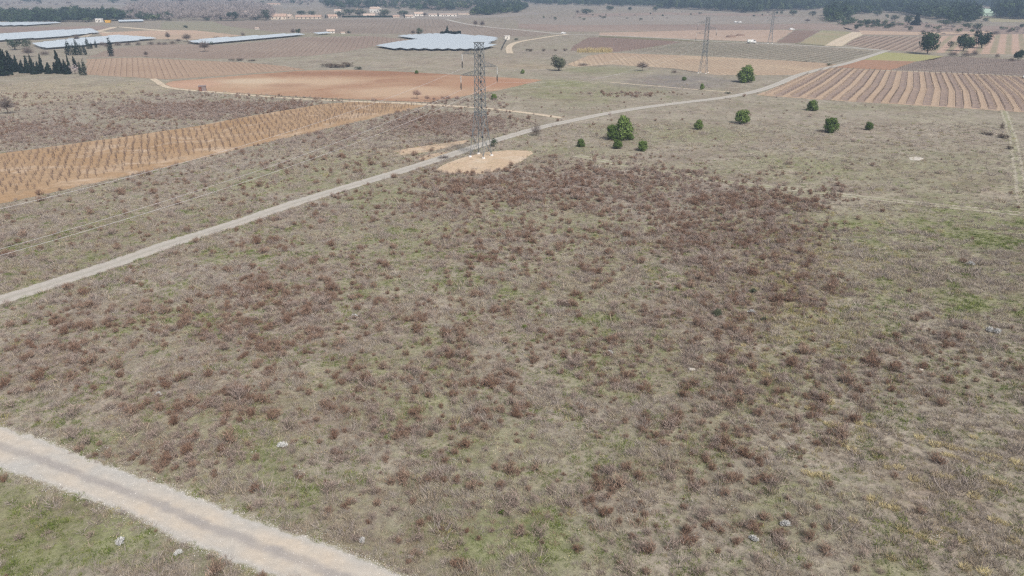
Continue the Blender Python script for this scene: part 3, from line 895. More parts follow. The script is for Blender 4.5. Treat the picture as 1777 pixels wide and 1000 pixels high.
# ---- yellow tussocks in lines, lower right
ytl = [((1502, 865), (1559, 886)), ((1556, 916), (1634, 946)), ((1664, 979), (1712, 1001)), ((1616, 769), (1739, 796)), ((1619, 784), (1673, 802)), ((1691, 823), (1757, 847)),
       ((1421, 730), (1457, 742)), ((1391, 820), (1433, 829)), ((1620, 823), (1652, 832)), ((1450, 765), (1490, 790)), ((1300, 640), (1350, 660)), ((1380, 700), (1420, 715)), ((1720, 905), (1748, 912)), ((1755, 800), (1790, 812))]
yt = []
for a, b in ytl:
    A = np.array(G(*a)); B = np.array(G(*b)); k = max(3, int(np.linalg.norm(B - A) / .42))
    for j in range(k):
        if rs.rand() < .2: continue
        p = A + (B - A) * (j + rs.rand()) / k + rs.randn(2) * .13
        yt.append(p)
for p in [(1540, 812), (1560, 813), (1512, 740), (1490, 735), (1690, 862), (1655, 925), (1670, 940), (1690, 760), (1480, 905), (1735, 905), (1585, 832), (1640, 790), (1760, 940), (1547, 970), (1595, 760), (1350, 705), (1400, 640), (1440, 700), (1290, 600)]:
    yt.append(np.array(G(*p)))
yt = np.array(yt)
yb = [tuft_mesh('yellow_tussock_mesh', M['yellow'], 170, .30, .34, .026, .9, (.8, 1.25), seed=50 + k) for k in range(3)]
for p in yt:
    s = float(.8 + .7 * rs.rand())
    o = put('grass_tussock', yb[rs.randint(0, 3)], loc=(float(p[0]), float(p[1]), 0), rz=float(rs.rand() * 6.28), scale=(s, s, s * .9))
    tag(o, 'straw yellow grass tussock in the lower right meadow', 'grass tussock', 'yellow grass tussocks in broken lines')

# ---- silver shrubs, stones, dark shrubs
silver = bush_mesh('silver_shrub_mesh', M['santolina'], 240, .42, .42, 77, 4, .04)
for (px, py, s, lab) in [(490, 776, 1.0, 'silvery white low shrub among brown bushes above the wide gravel track'),
                         (208, 943, .95, 'silvery white low shrub on the grass below the wide gravel track'),
                         (310, 962, .7, 'small pale grey shrub low on the grass strip left of the gravel track'),
                         (1305, 544, 1.1, 'whitish round shrub beside the dark green cushion on the right'),
                         (1716, 575, 1.2, 'left one of two whitish shrubs touching each other near the right edge'),
                         (1729, 578, 1.2, 'right one of two whitish shrubs touching each other near the right edge'),
                         (1363, 913, .9, 'silvery shrub with upright stems near the bottom right of the meadow'),
                         (276, 686, .8, 'silvery shrub in the brown scrub at the left'),
                         (615, 551, 1.0, 'whitish shrub left of the middle of the meadow'),
                         (1058, 614, .8, 'small whitish shrub right of the middle of the meadow'),
                         (1307, 938, .8, 'small silvery shrub at the bottom right beside russet bushes'),
                         (628, 940, .7, 'small silvery shrub at the edge of the gravel track bottom'),
                         (1685, 460, 1.2, 'low whitish patch of leaves on the green grass at the right')]:
    x, y = G(px, py)
    tag(put('silver_shrub', silver, loc=(x, y, 0), rz=rnd() * 6, scale=(s, s, s * .9)), lab, 'shrub')
def rock_mesh(name, seed, mat):
    random.seed(seed); bm = bmesh.new(); bmesh.ops.create_icosphere(bm, subdivisions=2, radius=.5)
    for v in bm.verts:
        v.co *= .75 + .4 * rnd(); v.co.z = max(v.co.z * .6, -.1) + .1
    me = bpy.data.meshes.new(name); bm.to_mesh(me); bm.free(); me.materials.append(mat); return me
rk = rock_mesh('stone_mesh', 5, M['stone'])
for px, py, s, lab in [(1200, 642, .8, 'pale limestone lying among yellow grass right of the middle'), (713, 966, .5, 'small white stone at the foot of the gravel track verge'), (1598, 642, .5, 'small pale stone in the scrub at the right')]:
    x, y = G(px, py)
    tag(put('stone', rk, loc=(x, y, 0), scale=(s, s * .7, s * .7)), lab, 'stone')

# ---- gravel along the near track verges
st = []
for line, sd in ((NEAR_UP, -1), (NEAR_LO, 1)):
    C = catmull(line, 10)
    for a, b in zip(C[:-1], C[1:]):
        L = np.linalg.norm(b - a); nrm = np.array((-(b - a)[1], (b - a)[0])) / (L + 1e-9)
        for _ in range(int(L * 60)):
            p = a + (b - a) * rs.rand() + nrm * rs.randn() * .26
            st.append((p[0], p[1]))
# loose stones over the whole width
C1, C2 = catmull(NEAR_UP, 10), catmull(NEAR_LO, 10)
for i in range(min(len(C1), len(C2)) - 1):
    L = np.linalg.norm(C1[i + 1] - C1[i])
    for _ in range(int(L * 26)):
        t = rs.rand(); u = rs.rand()
        p = (C1[i] * (1 - t) + C1[i + 1] * t) * (1 - u) + (C2[i] * (1 - t) + C2[i + 1] * t) * u
        st.append((p[0], p[1]))
m_gr = plant_mat('gravel_stone', (.46, .43, .39), (.66, .63, .59)); M['gr'] = m_gr
gr_lib = library('pebble', [rock_mesh('pebble', 60 + k, m_gr) for k in range(3)])
for me in [o_.data for o_ in gr_lib.objects]:
    a = me.attributes.new('tone', 'FLOAT', 'FACE'); a.data.foreach_set('value', [1.0] * len(me.polygons))
st = np.array(st)
o = scatter('gravel', st, rs.randint(0, 3, len(st)), .025 + .05 * rs.rand(len(st)) ** 2, gr_lib, z=.02)
tag(o, 'loose pale gravel on the near track and its verges', 'gravel', kind='stuff')

def flower_mesh(seed, m):
    random.seed(seed); b = MB()
    for i in range(7):
        x, y, z = random.gauss(0, .22), random.gauss(0, .22), .16 + .12 * rnd(); r = .028
        b.add([(x - r, y, z), (x, y - r, z + .01), (x + r, y, z), (x, y + r, z - .005), (x, y, z + .03)], [(0, 1, 4), (1, 2, 4), (2, 3, 4), (3, 0, 4)], 1.2)
    return b.mesh('flower_mesh', m)
fx, fy = uniform(.22, 30, 110)
kf = clear(fx, fy) & (fbm(fx, fy, 5, 120, 3) > .55); fx, fy = fx[kf], fy[kf]
o = scatter('wild_flowers', np.stack([fx, fy], 1), rs.randint(0, 4, len(fx)), .7 + .6 * rs.rand(len(fx)), library('flower', [flower_mesh(1, M['yellow']), flower_mesh(2, M['santolina']), flower_mesh(3, M['yellow']), flower_mesh(4, M['straw'])]))
tag(o, 'tiny yellow and white flower heads sprinkled through the near grass', 'flowers', kind='stuff')

# small green and dark cushions
def cushion(name, mat, px, py, s, lab, seed):
    me = bush_mesh(name + '_mesh', mat, 260, .5, .5, seed, 4, .03)
    x, y = G(px, py); tag(put(name, me, loc=(x, y, 0), scale=(s, s, s)), lab, 'shrub')
cushion('green_shrub', M['olive'], 1307, 508, 1.0, 'dark green cushion shrub standing in dense brown scrub', 91)
cushion('green_shrub', M['olive'], 1247, 547, 1.4, 'dark grey green low shrub left of the whitish round shrub', 92)
cushion('green_shrub', M['green'], 910, 570, .8, 'bright green little shrub near the middle of the meadow', 93)
cushion('green_shrub', M['green'], 871, 892, .6, 'bright green tuft of leaves near the bottom middle', 94)
cushion('green_shrub', M['olive'], 1326, 558, 1.0, 'dark flat shrub just right of the whitish round shrub', 95)

# ------------------------------------------------------------------ trees
def leafcloud(b, lobes, n, ls, tone=(.55, 1.35), shell=.35, droop=0.0, needle=False):
    wts = [l[3] * l[4] + l[4] * l[5] for l in lobes]
    for i in range(n):
        cx, cy, cz, rx, ry, rz = random.choices(lobes, wts)[0]
        v = Vector((random.gauss(0, 1), random.gauss(0, 1), random.gauss(0, 1))).normalized()
        r = 1 - shell * rnd() ** 1.4 + random.gauss(0, .05)
        c = Vector((cx + v.x * rx * r, cy + v.y * ry * r, cz + v.z * rz * r))
        if c.z < 0.01: continue
        s = ls * (.6 + .8 * rnd())
        t1 = Vector((random.gauss(0, 1), random.gauss(0, 1), random.gauss(0, 1)))
        t1 = (t1 - v * t1.dot(v) * .6).normalized(); t2 = v.cross(t1).normalized() * s * .6; t1 = t1 * s
        tn = tone[0] + (tone[1] - tone[0]) * rnd()
        b.add([tuple(c - t1), tuple(c + t2 * .8), tuple(c + t1), tuple(c - t2 * .8)], [(0, 1, 2, 3)], tn)

def mk_young_pine(seed, n=900, lean=1.0):
    random.seed(seed); b = MB()
    lobes = []
    for k in range(13):
        z = .10 + .72 * rnd(); R = .5 * (1 - max(0, z - .4) ** 1.6 * 1.1)
        a = rnd() * 2 * PI; q = R * .62 * rnd() ** .5
        r = .13 + .13 * rnd() * (1.2 - z)
        lobes.append((q * math.cos(a), q * math.sin(a), z, r, r, r * .95))
    lobes.append((0, 0, .33, .42, .42, .33)); lobes.append((0, 0, .62, .27, .27, .30))
    leafcloud(b, lobes, n, .046)
    # upright candles of needles
    for k in range(n // 6):
        cx, cy, cz, rx, ry, rz = random.choice(lobes)
        a = rnd() * 2 * PI; q = rnd() ** .5
        p = Vector((cx + rx * q * math.cos(a), cy + ry * q * math.sin(a), cz + rz * math.sqrt(max(0, 1 - q * q))))
        b.sliver(p, p + Vector((random.gauss(0, .012), random.gauss(0, .012), .06)), .03, 1.2 + .3 * rnd())
    return b.mesh('young_pine_crown', M['pine'])

def mk_crown(seed, mat, n, shape, ls):
    random.seed(seed); b = MB(); lobes = []
    if shape == 'round':
        for k in range(11):
            a = rnd() * 2 * PI; q = .26 * rnd() ** .5; z = .38 + .42 * rnd(); r = .14 + .12 * rnd()
            lobes.append((q * math.cos(a) * 1.15, q * math.sin(a) * 1.15, z, r, r, r))
        lobes.append((0, 0, .55, .36, .36, .36))
    elif shape == 'wide':
        for k in range(12):
            a = rnd() * 2 * PI; q = .34 * rnd() ** .5; z = .32 + .45 * rnd(); r = .13 + .1 * rnd()
            lobes.append((q * math.cos(a), q * math.sin(a), z, r, r, r * 1.1))
        lobes.append((0, 0, .45, .4, .4, .38))
    elif shape == 'cypress':
        for k in range(9):
            z = .1 + .8 * k / 8; r = .46 * (1 - (abs(z - .3) / .75) ** 1.6)
            r = max(.07, r)
            lobes.append((random.gauss(0, .05), random.gauss(0, .05), z, r, r, .16))
    elif shape == 'spiky':
        for k in range(8):
            z = .06 + .88 * k / 7; r = .46 * (1 - z) ** .8 + .05
            lobes.append((random.gauss(0, .05), random.gauss(0, .05), z, r * (.85 + .3 * rnd()), r * (.85 + .3 * rnd()), .12))
    elif shape == 'low':
        for k in range(14):
            a = rnd() * 2 * PI; q = .36 * rnd() ** .5; z = .2 + .4 * rnd(); r = .12 + .1 * rnd()
            lobes.append((q * math.cos(a), q * math.sin(a), z, r, r, r * 1.6))
    leafcloud(b, lobes, n, ls, shell=.4)
    return b.mesh('crown', mat)

def mk_bare(seed, mat, n=420, wd=.012, low=False):
    random.seed(seed); b = MB()
    for i in range(n):
        v = Vector((random.gauss(0, 1), random.gauss(0, 1), abs(random.gauss(0, 1)) * .9 + (0 if low else .15))).normalized()
        r0 = .12 + .5 * rnd(); 
        c = Vector((0, 0, .12 if low else .30)); R = Vector((.5, .5, .86 if low else .68))
        p = c + Vector((v.x * R.x, v.y * R.y, v.z * R.z)) * r0
        q = c + Vector((v.x * R.x, v.y * R.y, v.z * R.z)) * min(1.02, r0 + .2 + .35 * rnd()) + Vector((random.gauss(0, .05), random.gauss(0, .05), random.gauss(0, .05)))
        if q.z < 0: q.z = .02
        b.sliver(p, q, wd * (.6 + .8 * rnd()), .7 + .6 * rnd())
    return b.mesh('bare_crown', mat)

def mk_trunk(seed, h=.5, r=.03, limbs=5):
    random.seed(seed); b = MB()
    p = Vector((0, 0, -.01)); 
    seg = 3
    for k in range(seg):
        q = Vector((random.gauss(0, .012), random.gauss(0, .012), h * (k + 1) / seg))
        b.bar(p, q, r * (1 - .22 * k), r * (1 - .22 * (k + 1)), 6, 1.0); p = q
    for k in range(limbs):
        a = 2 * PI * k / limbs + rnd(); z = h * (.45 + .5 * rnd())
        b.bar((0, 0, z), (.26 * math.cos(a), .26 * math.sin(a), z + .2 + .15 * rnd()), r * .45, r * .15, 4, 1.0)
    return b.mesh('trunk', M['bark'])

TR = {
    'young_pine': ([mk_young_pine(s, 2400) for s in (1, 2, 3)], mk_trunk(1, .3, .03, 3)),
    'pine_tree': ([mk_crown(s, M['darkpine'], 1500, 'wide', .045) for s in (11, 12, 13)], mk_trunk(2, .5, .028)),
    'oak_tree': ([mk_crown(s, M['oak'], 700, 'wide', .045) for s in (21, 22, 23)], mk_trunk(3, .4, .035)),
    'cypress': ([mk_crown(s, M['cypress'], 700, 'cypress', .05) for s in (31, 32, 33)], mk_trunk(4, .2, .05, 0)),
    'conifer': ([mk_crown(s, M['cypress'], 1500, 'spiky', .06) for s in (41, 42, 43)], mk_trunk(5, .6, .03, 0)),
    'bare_tree': ([mk_bare(s, M['twig'], 700, .011) for s in (51, 52, 53)], mk_trunk(6, .42, .022, 7)),
    'pink_tree': ([mk_bare(s, M['pinktwig'], 420, .011) for s in (61, 62)], mk_trunk(7, .4, .018, 6)),
    'bare_shrub': ([mk_bare(s, M['twig'], 420, .013, True) for s in (71, 72, 73)], mk_trunk(8, .2, .02, 5)),
    'olive_tree': ([mk_crown(s, M['olive'], 1600, 'wide', .04) for s in (81, 82)], mk_trunk(9, .4, .05)),
    'green_shrub': ([mk_crown(s, M['oak'], 420, 'low', .05) for s in (91, 92, 93)], mk_trunk(10, .2, .03, 3)),
    'bramble': ([mk_crown(s, M['bramble'], 420, 'low', .05) for s in (95, 96)], mk_trunk(10, .2, .02, 3)),
    'blossom_tree': ([mk_crown(s, M['blossom'], 420, 'wide', .03) for s in (97,)], mk_trunk(10, .35, .03, 5)),
}
NM = {'pink_tree': 'bare_tree'}
CT = {'young_pine': 'pine', 'pine_tree': 'pine', 'oak_tree': 'tree', 'cypress': 'cypress', 'conifer': 'conifer', 'bare_tree': 'bare tree', 'pink_tree': 'bare tree',
      'bare_shrub': 'shrub', 'olive_tree': 'tree', 'green_shrub': 'shrub', 'bramble': 'bramble', 'blossom_tree': 'blossoming tree'}
def tree(kind, px, py, wpx, hpx, label, group=None, var=None):
    crowns, trunk = TR[kind]
    k = ppm(py); wd, h = wpx / k, hpx / k
    # looked down on, a thing shows a little less than its height
    h = h / math.cos(math.atan2(CAM_H, G(px, py)[1]))
    x, y = G(px, py)
    v = random.randrange(len(crowns)) if var is None else var
    t = empty(NM.get(kind, kind), (x, y, 0), rnd() * 6.28, (wd * 1.12, wd * 1.12, h))
    put('crown', crowns[v], t); put('trunk', trunk, t)
    tag(t, label, CT[kind], group)
    return t

random.seed(5)
tree('young_pine', 1082, 243, 36, 43, 'largest bushy green pine on the meadow right of the pylon, taller of two joined crowns', var=0)
tree('young_pine', 1063, 243, 26, 27, 'low left half of the largest bushy green pine, touching the taller crown', var=1)
tree('young_pine', 1094, 243, 14, 12, 'small green sapling at the right foot of the largest meadow pine', var=2)
tree('young_pine', 1071, 258, 19, 16, 'small pine just in front of the largest meadow pine', var=2)
tree('young_pine', 1115, 262, 20, 18, 'light green rounded small pine to the right below the largest meadow pine', var=1)
tree('young_pine', 1008, 255, 15, 15, 'small dark green pine left of the largest meadow pine', var=0)
tree('young_pine', 1212, 225, 17, 17, 'small round pine alone on the meadow between two larger pines', var=1)
tree('young_pine', 1288, 215, 28, 26, 'dark broad pine in the middle of the meadow below the road bend', var=2)
tree('young_pine', 1409, 192, 20, 19, 'round pine nearest the foot of the striped vineyard', var=0)
tree('young_pine', 1441, 230, 28, 26, 'bushy pine with pointed top, left of the small round one at the right', var=1)
tree('young_pine', 1507, 226, 15, 15, 'rightmost small round pine of the meadow', var=2)
tree('young_pine', 1293, 143, 34, 30, 'dark green pine beyond the dirt road at the sandy vineyard corner', var=0)
tree('young_pine', 857, 173, 12, 10, 'tiny bright green pine right of the pylon mast at half height', var=1)
tree('young_pine', 907, 128, 8, 8, 'tiny pine past the tip of the red field', var=2)
tree('young_pine', 723, 128, 7, 6, 'tiny green pine at the far edge of the red field', var=0)
tree('young_pine', 1218, 156, 8, 11, 'small green sapling in the grey scrub in front of the second pylon', var=1)
tree('young_pine', 1187, 140, 9, 7, 'low green sapling in the grey scrub left of the second pylon', var=2)
tree('olive_tree', 970, 123, 28, 27, 'round grey green tree alone on dry grass, middle of the plain', var=0)
tree('bare_tree', 1114, 123, 26, 18, 'round leafless tree at the edge of the sandy vineyard', var=1)
tree('green_shrub', 858, 255, 17, 18, 'grey green shrub beside the road at the right of the near pylon', var=0)
tree('bare_shrub', 930, 236, 24, 29, 'leafless upright shrub on the road edge right of the near pylon', var=1)
tree('pink_tree', 724, 172, 20, 21, 'pinkish leafless sapling at the near edge of the red field', var=0)
for px, s in ((742, 13), (753, 9), (769, 12), (778, 13), (794, 11)):
    tree('pink_tree', px, 176, s, s, 'low pinkish leafless shoots in a row at the near edge of the red field', 'pinkish shoots along the red field')
tree('bare_tree', 14, 198, 34, 34, 'spreading leafless tree on the pale pasture at the left edge', var=0)
tree('bare_tree', 356, 90, 24, 22, 'dark round leafless tree in the brown vineyard', var=1)
tree('bare_tree', 254, 99, 10, 12, 'thin leafless tree at the corner of the pink vineyard', var=2)
# right group
tree('pine_tree', 1609, 94, 37, 40, 'large dark pine behind the yellow green field', var=0)
tree('pine_tree', 1671, 89, 31, 33, 'dark pine in the middle of the group at the right', var=1)
tree('pine_tree', 1703, 84, 28, 31, 'dark pine with ragged crown, right end of the group', var=2)
tree('oak_tree', 1649, 83, 12, 12, 'small round dark tree left of the ragged pines', var=0)
tree('bare_shrub', 1653, 98, 22, 12, 'pale leafless thicket at the left foot of the pine group', var=0)
tree('bare_shrub', 1676, 99, 24, 13, 'grey thicket in the middle foot of the pine group', var=1)
tree('bare_shrub', 1691, 97, 16, 14, 'dark grey thicket at the right foot of the pine group', var=2)
tree('pine_tree', 1768, 105, 17, 21, 'dark green tree at the right edge behind the dark vineyard', var=1)
tree('bare_shrub', 1730, 100, 10, 10, 'small leafless shrub between the pine group and the right edge', var=0)
tree('bare_shrub', 1755, 107, 12, 9, 'grey shrub touching the tree at the right edge', var=0)
# left cypresses
for px, py, wd, h, lab in [(194, 98, 11, 33, 'single dark cypress standing apart at the corner of the pink vineyard'), (120, 96, 12, 25, 'broad cypress at the left of the five beside the solar field'),
                           (129, 96, 9, 20, 'short cypress second of the five beside the solar field'), (135, 96, 9, 28, 'tallest cypress in the middle of the five beside the solar field'), (141, 96, 7, 19, 'slim cypress fourth of the five beside the solar field'),
                           (148, 96, 7, 20, 'cypress at the right end of the five beside the solar field'), (153, 85, 8, 19, 'dark cypress in front of the silver panels, taller of a pair'), (159, 85, 6, 11, 'short cypress, smaller of a pair in front of the panels'),
                           (167, 83, 5, 13, 'small lone cypress in front of the silver panels'), (148, 131, 8, 28, 'slim cypress at the right end of the near left row'), (141, 131, 9, 24, 'cypress second from the right in the near left row')]:
    tree('cypress', px, py, wd, h, lab)
for px, py, wd, h, lab in [(0, 131, 44, 68, 'huge dark conifer cut by the left edge of the picture'), (22, 125, 18, 34, 'dark conifer leaning on the huge one at the left edge'), (30, 121, 9, 24, 'slim conifer right of the huge one'),
                           (40, 127, 13, 21, 'low conifer at the left end of the near row'), (49, 127, 12, 28, 'pointed conifer second in the near row'), (59, 129, 13, 30, 'tall pointed conifer third in the near row'), (67, 128, 12, 20, 'short conifer fourth in the near row'),
                           (74, 126, 9, 30, 'conifer with a bare pointed top fifth in the near row'), (85, 128, 15, 18, 'broad low conifer sixth in the near row, before the gap'), (97, 127, 11, 18, 'small conifer just after the gap of the near row'),
                           (105, 128, 15, 38, 'tallest pointed conifer right of the gap'), (116, 129, 13, 24, 'dark conifer left of the blossoming tree'), (122, 127, 7, 30, 'slim pointed conifer behind the blossoming tree'), (131, 119, 9, 20, 'conifer rising above the blossoming tree')]:
    tree('conifer', px, py, wd, h, lab)
tree('blossom_tree', 131, 129, 20, 20, 'pale pink blossoming tree among dark conifers at the left')
tree('oak_tree', 26, 87, 24, 22, 'round dark green tree in front of the silver panels at the left')
tree('oak_tree', 46, 84, 20, 16, 'lower dark tree joined to the round one at the left')
tree('bare_tree', 50, 99, 26, 20, 'wide grey leafless tree below the round dark one')
tree('bare_shrub', 78, 96, 22, 10, 'low leafless thicket between the grey tree and the cypresses')
tree('bare_tree', 134, 72, 12, 14, 'leafless tree standing before the pale panels at the left')
for px, py, wd, h in [(178, 80, 14, 10), (184, 82, 10, 9), (205, 80, 18, 9), (222, 79, 14, 7), (240, 79, 14, 8), (262, 78, 16, 8), (276, 78, 12, 7)]:
    tree('bare_shrub', px, py, wd, h, 'grey leafless shrub in the hedge below the left solar field', 'shrubs of the hedge below the left solar field')
for px, py, wd, h, lab in [(292, 70, 11, 17, 'leafless tree left in the thicket before the pink sand'), (325, 73, 20, 17, 'wide leafless tree right in the thicket before the pink sand'), (310, 75, 14, 9, 'low bare tree between two taller ones in the thicket')]:
    tree('bare_tree', px, py, wd, h, lab)
for px, py, wd, h in [(300, 77, 16, 8), (286, 78, 14, 7), (330, 76, 14, 6), (376, 69, 18, 8), (390, 68, 10, 6), (422, 63, 10, 10), (432, 66, 20, 5), (455, 65, 16, 4), (470, 64, 14, 4)]:
    tree('bare_shrub', px, py, wd, h, 'grey leafless shrub in the hedge behind the long strip of panels', 'shrubs of the hedge behind the panel strip')
tree('green_shrub', 367, 78, 6, 7, 'little dark shrub just right of the round leafless tree')
tree('green_shrub', 341, 77, 7, 5, 'tiny dark shrub left of the round leafless tree')
for kind, px, py, wd, h, lab in [
    ('oak_tree', 294, 36, 15, 15, 'round dark tree at the left edge of the grey wood'), ('green_shrub', 321, 49, 11, 6, 'dark shrub on the green field below the grey wood'),
    ('cypress', 384, 36, 4, 12, 'single distant cypress before the grey wood'), ('oak_tree', 405, 36, 26, 18, 'broad dark tree left of the farm tower'),
    ('oak_tree', 444, 35, 24, 11, 'low dark trees in front of the farm tower'), ('oak_tree', 462, 36, 18, 20, 'tall dark tree left of the pink farm roofs'),
    ('oak_tree', 360, 36, 14, 6, 'low dark shrubbery left of the distant cypress'), ('oak_tree', 523, 27, 20, 10, 'dark tree behind the pink farm roofs'), ('oak_tree', 541, 27, 16, 8, 'small dark tree behind the right end of the farm'),
    ('bare_tree', 509, 61, 11, 13, 'leafless tree left of a pair beyond the panel strip'), ('oak_tree', 518, 61, 10, 13, 'dark tree right of a pair beyond the panel strip'),
    ('oak_tree', 728, 62, 13, 14, 'dark round tree at the back of the large solar field'), ('bare_tree', 717, 61, 12, 10, 'grey bare tree left of the dark round one behind the solar field'),
    ('conifer', 776, 60, 8, 14, 'pointed dark tree rising from the clipped hedge'),
    ('green_shrub', 606, 58, 7, 5, 'dark round shrub by the little white house'), ('bare_tree', 825, 47, 11, 14, 'purplish leafless tree by the far road, left one'), ('bare_tree', 837, 48, 12, 14, 'purplish leafless tree by the far road, right one'),
    ('oak_tree', 667, 30, 24, 14, 'round dark tree in front of the white villa'), ('oak_tree', 625, 28, 24, 13, 'dark tree left of the white villa'), ('oak_tree', 590, 30, 22, 10, 'dark trees right of the pink gabled house'),
    ('oak_tree', 606, 26, 24, 12, 'dark tree behind the hedge of the hamlet'), ('cypress', 565, 32, 3, 7, 'cypress at the left wall of the pink gabled house'), ('oak_tree', 700, 28, 24, 11, 'dark low tree in the middle of the hamlet'), ('cypress', 645, 20, 3, 9, 'cypress at the left wall of the white villa'),
    ('cypress', 702, 31, 3, 7, 'small cypress in the middle of the hamlet'), ('cypress', 760, 29, 3, 8, 'cypress in front of the long white building'), ('bare_tree', 737, 29, 12, 8, 'reddish bare tree right of the hamlet'),
    ('green_shrub', 895, 70, 9, 5, 'dark shrub right of the small white cabin'), ('bramble', 919, 89, 16, 6, 'wide dark bramble below the curved track'), ('bramble', 943, 89, 10, 5, 'second dark bramble from the left in the row of four'), ('bramble', 964, 89, 8, 4, 'third small bramble in the row of four'), ('bramble', 981, 89, 9, 6, 'dark bramble at the right end of the row of four, near the reeds'),
    ('oak_tree', 1058, 19, 16, 10, 'round dark tree in the far plain'), ('oak_tree', 1039, 11, 10, 8, 'small far tree behind the plain'), ('bare_tree', 1002, 25, 9, 9, 'grey tree left of a far dark clump'), ('oak_tree', 1018, 25, 24, 10, 'wide far clump of dark trees'),
    ('oak_tree', 1093, 19, 9, 8, 'small round tree right of the far dark one'), ('oak_tree', 1137, 20, 12, 10, 'round tree just before the wood edge'), ('oak_tree', 1079, 12, 12, 8, 'far tree between two round ones'),
    ('oak_tree', 1485, 53, 9, 12, 'dark tree beside the pale dirt ramp'), ('oak_tree', 1506, 44, 14, 12, 'green tree in the orchard left of the bare hill'), ('oak_tree', 1515, 42, 10, 9, 'light green tree at the left of the terraces'),
    ('oak_tree', 1522, 28, 18, 11, 'dark tree on the bare hill'), ('oak_tree', 1575, 44, 18, 18, 'dark bushy tree left of the tall dark one on the terraces'), ('conifer', 1589, 44, 16, 20, 'tall dark tree on the terraces'), ('oak_tree', 1579, 54, 10, 9, 'round dark tree on the field edge below the terraces'),
    ('olive_tree', 1534, 45, 12, 11, 'pale green olive on the terraces, left'), ('olive_tree', 1544, 48, 10, 8, 'pale green olive on the terraces, lower right'), ('oak_tree', 1552, 36, 16, 10, 'dark tree in the middle of the terraces'), ('oak_tree', 1640, 45, 16, 12, 'dark tree at the foot of the right wood'),
    ('oak_tree', 1695, 54, 17, 14, 'dark round tree at the near edge of the right wood'), ('oak_tree', 1680, 50, 12, 10, 'dark tree left of the round one by the right wood'), ('oak_tree', 1710, 38, 12, 7, 'low green tree right of the wood'), ('bare_shrub', 1725, 60, 26, 8, 'grey thicket at the right field edge'),
    ('oak_tree', 1772, 50, 8, 10, 'dark tree at the right edge under the wood'), ('bare_tree', 1750, 58, 12, 8, 'bare tree at the right field edge'),
    ('oak_tree', 1444, 27, 14, 11, 'dark rounded tree left of the big right wood corner'), ('oak_tree', 1410, 28, 14, 9, 'green tree before the white heap'), ('oak_tree', 1376, 27, 16, 11, 'dark tree cluster by two round ones'), ('oak_tree', 1348, 25, 6, 6, 'small round far tree, left of two'), ('oak_tree', 1356, 25, 6, 6, 'small round far tree, right of two'),
    ('bare_shrub', 1333, 23, 8, 5, 'purplish round shrub left of two small round trees'), ('bare_tree', 1401, 39, 12, 7, 'reddish leafless tree on the brown fallow'), ('oak_tree', 1444, 39, 10, 6, 'dark shrub under the corner of the wood'),
    ('bramble', 1740, 240, 22, 9, 'dark brown bramble mound near the right edge'), ('bramble', 1712, 234, 24, 5, 'low dark brambles left of the bramble mound'), ('bramble', 1752, 259, 14, 7, 'small bramble below the mound near the right edge'),
    ('bramble', 590, 116, 50, 8, 'long dark bramble hedge above the red field'), ('bramble', 568, 116, 22, 8, 'left end of the long dark bramble hedge'), ('green_shrub', 622, 121, 16, 6, 'olive brown shrub at the right end of the bramble hedge'),
    ('bramble', 402, 105, 12, 4, 'low dark heap of prunings, left one'), ('bramble', 418, 105, 18, 4, 'low dark heap of prunings, middle one'), ('bramble', 436, 106, 16, 3.5, 'low dark heap of prunings, right one'),
    ('bare_shrub', 770, 278 - 3, 28, 7, 'brown low shrub patch on the small bare soil left of the road'), ('bare_shrub', 1738, 226, 10, 20, 'thin leafless sapling near the right edge'), ('bare_shrub', 1012, 114, 26, 6, 'low grey brush right of the round grey green tree'),
    ('green_shrub', 1440, 114, 12, 5, 'olive shrub at the dirt road above the striped vineyard'), ('green_shrub', 1263, 163, 12, 4, 'small olive shrub on the road edge'), ('bare_shrub', 1170, 127, 14, 7, 'dark twiggy shrub left of the second pylon')]:
    tree(kind, px, py, wd, h, lab)

# hamlet hedge and reeds
def strip_plants(name, px0, px1, py, hpx, mat, dens, label, cat, depth=3.0, tw=.05, leaf=None):
    random.seed(int(px0)); b = MB()
    a = Vector((*G(px0, py), 0)); c = Vector((*G(px1, py), 0)); k = ppm(py); h = hpx / k
    L = (c - a).length; d = (c - a).normalized(); nn = Vector((-d.y, d.x, 0))
    base = a.copy(); 
    for i in range(int(L * dens)):
        t = rnd() * L; o = random.gauss(0, depth / 3)
        hh = h * (.55 + .4 * fbm(np.array([t]), np.array([0.0]), 4, 5)[0] + .25 * rnd()) * max(.3, 1 - (o / depth) ** 2)
        p = d * t + nn * o
        if leaf:
            q = p + Vector((0, 0, hh * rnd() ** .6)); s = leaf
            u = Vector((random.gauss(0, s), random.gauss(0, s), random.gauss(0, s))); v = Vector((random.gauss(0, s), random.gauss(0, s), random.gauss(0, s)))
            b.add([tuple(q - u), tuple(q + v), tuple(q + u), tuple(q - v)], [(0, 1, 2, 3)], .6 + .7 * rnd())
        else:
            b.sliver(p, p + Vector((random.gauss(0, .25), random.gauss(0, .25), hh)), tw, .7 + .5 * rnd())
    return tag(put(name, b.mesh(name, mat), loc=tuple(base)), label, cat)
strip_plants('reed_bed', 1001, 1062, 91, 10, M['reed'], 60, 'tall straw yellow reeds in a short hedge before the brown vineyard', 'reeds', 3, .12)
strip_plants('hedge', 764, 800, 60.5, 6, M['cypress'], 60, 'clipped dark hedge behind the large solar field', 'hedge', 3, leaf=.3)
strip_plants('hedge', 594, 682, 30.5, 3, M['oak'], 30, 'low dark hedge in front of the hamlet villas', 'hedge', 3, leaf=.4)
strip_plants('brush_pile', 640, 680, 257, 8, M['greygrass'], 60, 'heap of cut grey branches beside the small bare soil', 'brush pile', 2.2, .05)
